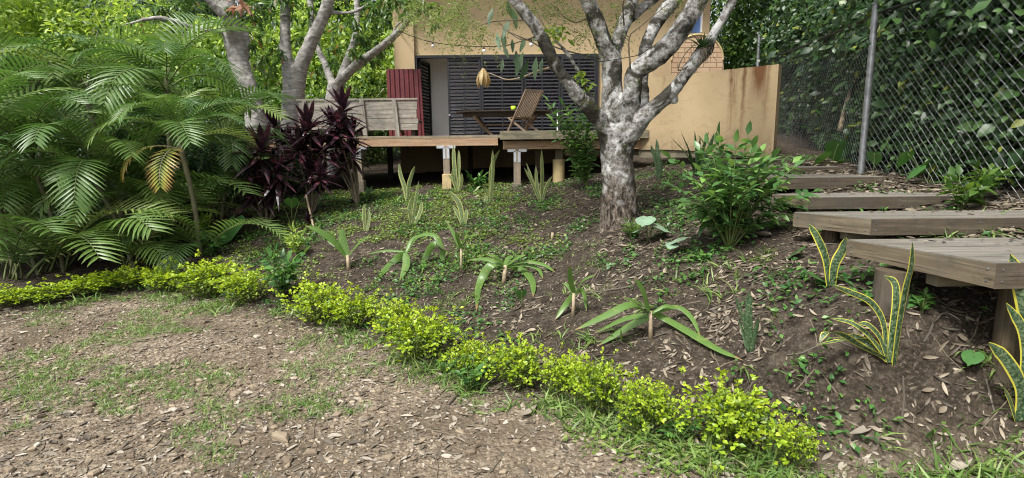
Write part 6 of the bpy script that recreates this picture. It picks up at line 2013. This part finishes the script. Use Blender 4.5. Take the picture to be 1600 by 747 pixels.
o = link('soil_clods', gravel('soil_clods', 9000, (.008, .04), 3, lambda x, y: (bh(x, y) > 0) * np.clip((vnoise(x, y, 2.0) - .3) * 3, 0, 1) * (y < 9.8), (-5, 4.2, 1.8, 9.8)), None)
t = NT('clod'); M['clod'] = t.done(t.principled(t.ramp(t.noise(t.geo(), 18, 4, .7), [(.3, (.025, .017, .012)), (.7, (.12, .088, .066))]), .95, spec=.1))
o.data.materials.append(M['clod']); tag(o, 'small dark crumbs of soil on the bank', 'soil', kind='stuff')

# individual larger stones
def stone_mesh(seed, flat):
    bm_v, bm_f = slab_t(seed, flat)
    me = np_mesh('stone', bm_v, bm_f, np.full(len(bm_v), .1))
    flat_shade(me)
    me.materials.append(M['stone']); return me
SM = [stone_mesh(s, f) for s, f in ((5, .35), (6, .45), (7, .3), (8, .6), (9, .4), (10, .5))]
big_st = [(370, 697, 30, 'pale cream flat stone near the bottom left'), (437, 690, 34, 'large tan flat stone at the bottom, left of centre'), (558, 618, 12, 'small white stone left of the hedge middle'), (608, 718, 20, 'square cut brown stone near the bottom centre'),
          (367, 618, 20, 'cream stone on the left of the drive'), (205, 640, 16, 'grey stone amid the grass of the drive'), (190, 715, 15, 'orange tan stone near the bottom left corner'), (12, 738, 24, 'yellowish stone in the bottom left corner'),
          (690, 500, 12, 'cream stone at the back of the hedge'), (888, 688, 14, 'tan stone just below the hedge'), (147, 743, 26, 'pale quartz like stone at the bottom edge'), (485, 712, 24, 'grey brown stone beside the large tan one')]
for i, (px, py, w, lab) in enumerate(big_st):
    g = G(px, py); s = w / F_PX * g.y * 1.15
    o = link('stone', SM[i % 6], None, None, g + Vector((0, 0, s * .1)), (random.uniform(-.15, .15), random.uniform(-.15, .15), random.uniform(0, 6.3)), s)
    tag(o, lab, 'stone', 'stones on the drive')
pt = ground_pts(130, -6, 2.2, 1.7, 5.8, lambda x, y: (bh(x, y) < -.1) * 1.0)
for i, (x, y) in enumerate(pt):
    s = random.uniform(.035, .085)
    o = link('stone', SM[i % 6], None, None, (x, y, gz(x, y) + s * .08), (random.uniform(-.2, .2), random.uniform(-.2, .2), random.uniform(0, 6.3)), s)
    tag(o, 'plain grey brown stone lying loose on the gravelly drive', 'stone', 'loose stones on the drive')

# a few distinct fallen things
def fallen(px, py, L_, w, yaw, lab, mat='litter_grey', nm='fallen_leaf'):
    g = G(px, py)
    V, F = curl(w, .2); V = V * L_; c_, s_ = math.cos(yaw), math.sin(yaw)
    me = np_mesh(nm, V - np.array([0, L_ / 2, 0]), F, np.full(len(V), random.uniform(.5, .9)), True)
    o = link(nm, me, M[mat], None, g + Vector((0, 0, .012)), (random.uniform(-.1, .1), 0, yaw))
    tag(o, lab, 'fallen leaf'); return o
fallen(978, 390, .2, .22, .9, 'broad tan fallen leaf lying below the big trunk', 'litter')
fallen(825, 650, .2, .12, -.6, 'long dry curled leaf below the hedge middle')
fallen(1350, 680, .24, .1, -1.1, 'long brown leaf lying at the lower right')
fallen(1500, 735, .26, .12, -1.0, 'largest brown leaf at the bottom right edge')
fallen(1190, 372, .18, .35, .5, 'bluish grey crumpled leaf under the bush by the steps')
g = G(863, 374)
m = MB(); m.tube([(0, 0, -.03), (0, 0, .04), (.004, 0, .075)], [.018, .018, .015], 10)
o = link('cut_stump', m.mesh('cut_stump', True), M['pale_stem'], None, g); tag(o, 'little pale cut stump sticking out of the bank left of the big trunk', 'stump')
# sticks lying on the bank
def lying(px0, py0, px1, py1, r, lab):
    a_, b_ = G(px0, py0), G(px1, py1); n = 7; p = []
    for i in range(n):
        q = a_.lerp(b_, i / (n - 1)); q.x += random.uniform(-.015, .015); q.z = gz(q.x, q.y) + r; p.append(q)
    m = MB().local(a_); m.tube(catmull(p, sub=2), r, 7)
    tag(m.build('fallen_stick', M['litter_grey'], None, True), lab, 'stick')
lying(1145, 445, 1195, 420, .008, 'grey stick lying on the soil left of the steps')
lying(915, 462, 990, 448, .01, 'stick lying behind the small four leaved lily')
lying(1560, 740, 1590, 712, .012, 'short grey stick in the bottom right corner')
lying(700, 635, 742, 600, .008, 'thin stick below the hedge middle')

# scraps on the treads
m_p, m_a, m_s = [], [], []
for (xa, ya, xb, yb, z_, n_) in ((2.35, 2.75, 3.1, 3.3, z1, 34), (2.7, 3.95, 4.0, 4.3, z2, 30), (2.9, 5.0, 4.0, 5.2, z3, 18)):
    for _ in range(n_):
        m_p.append((random.uniform(xa, xb), ya + (yb - ya) * random.random() ** .5, z_ + .012)); a_ = random.uniform(0, 6.28)
        m_a.append((math.cos(a_), math.sin(a_), random.gauss(0, .08))); m_s.append(random.uniform(.015, .06))
o = link('tread_litter', scatter('tread_litter', curl(.2, .15), np.array(m_p), m_a, np.array([0, 0, 1.]) + rng.normal(size=(len(m_p), 3)) * .15, m_s), M['litter'])
tag(o, 'small dry leaf scraps lying on the wooden step boards', 'leaf litter', kind='stuff')
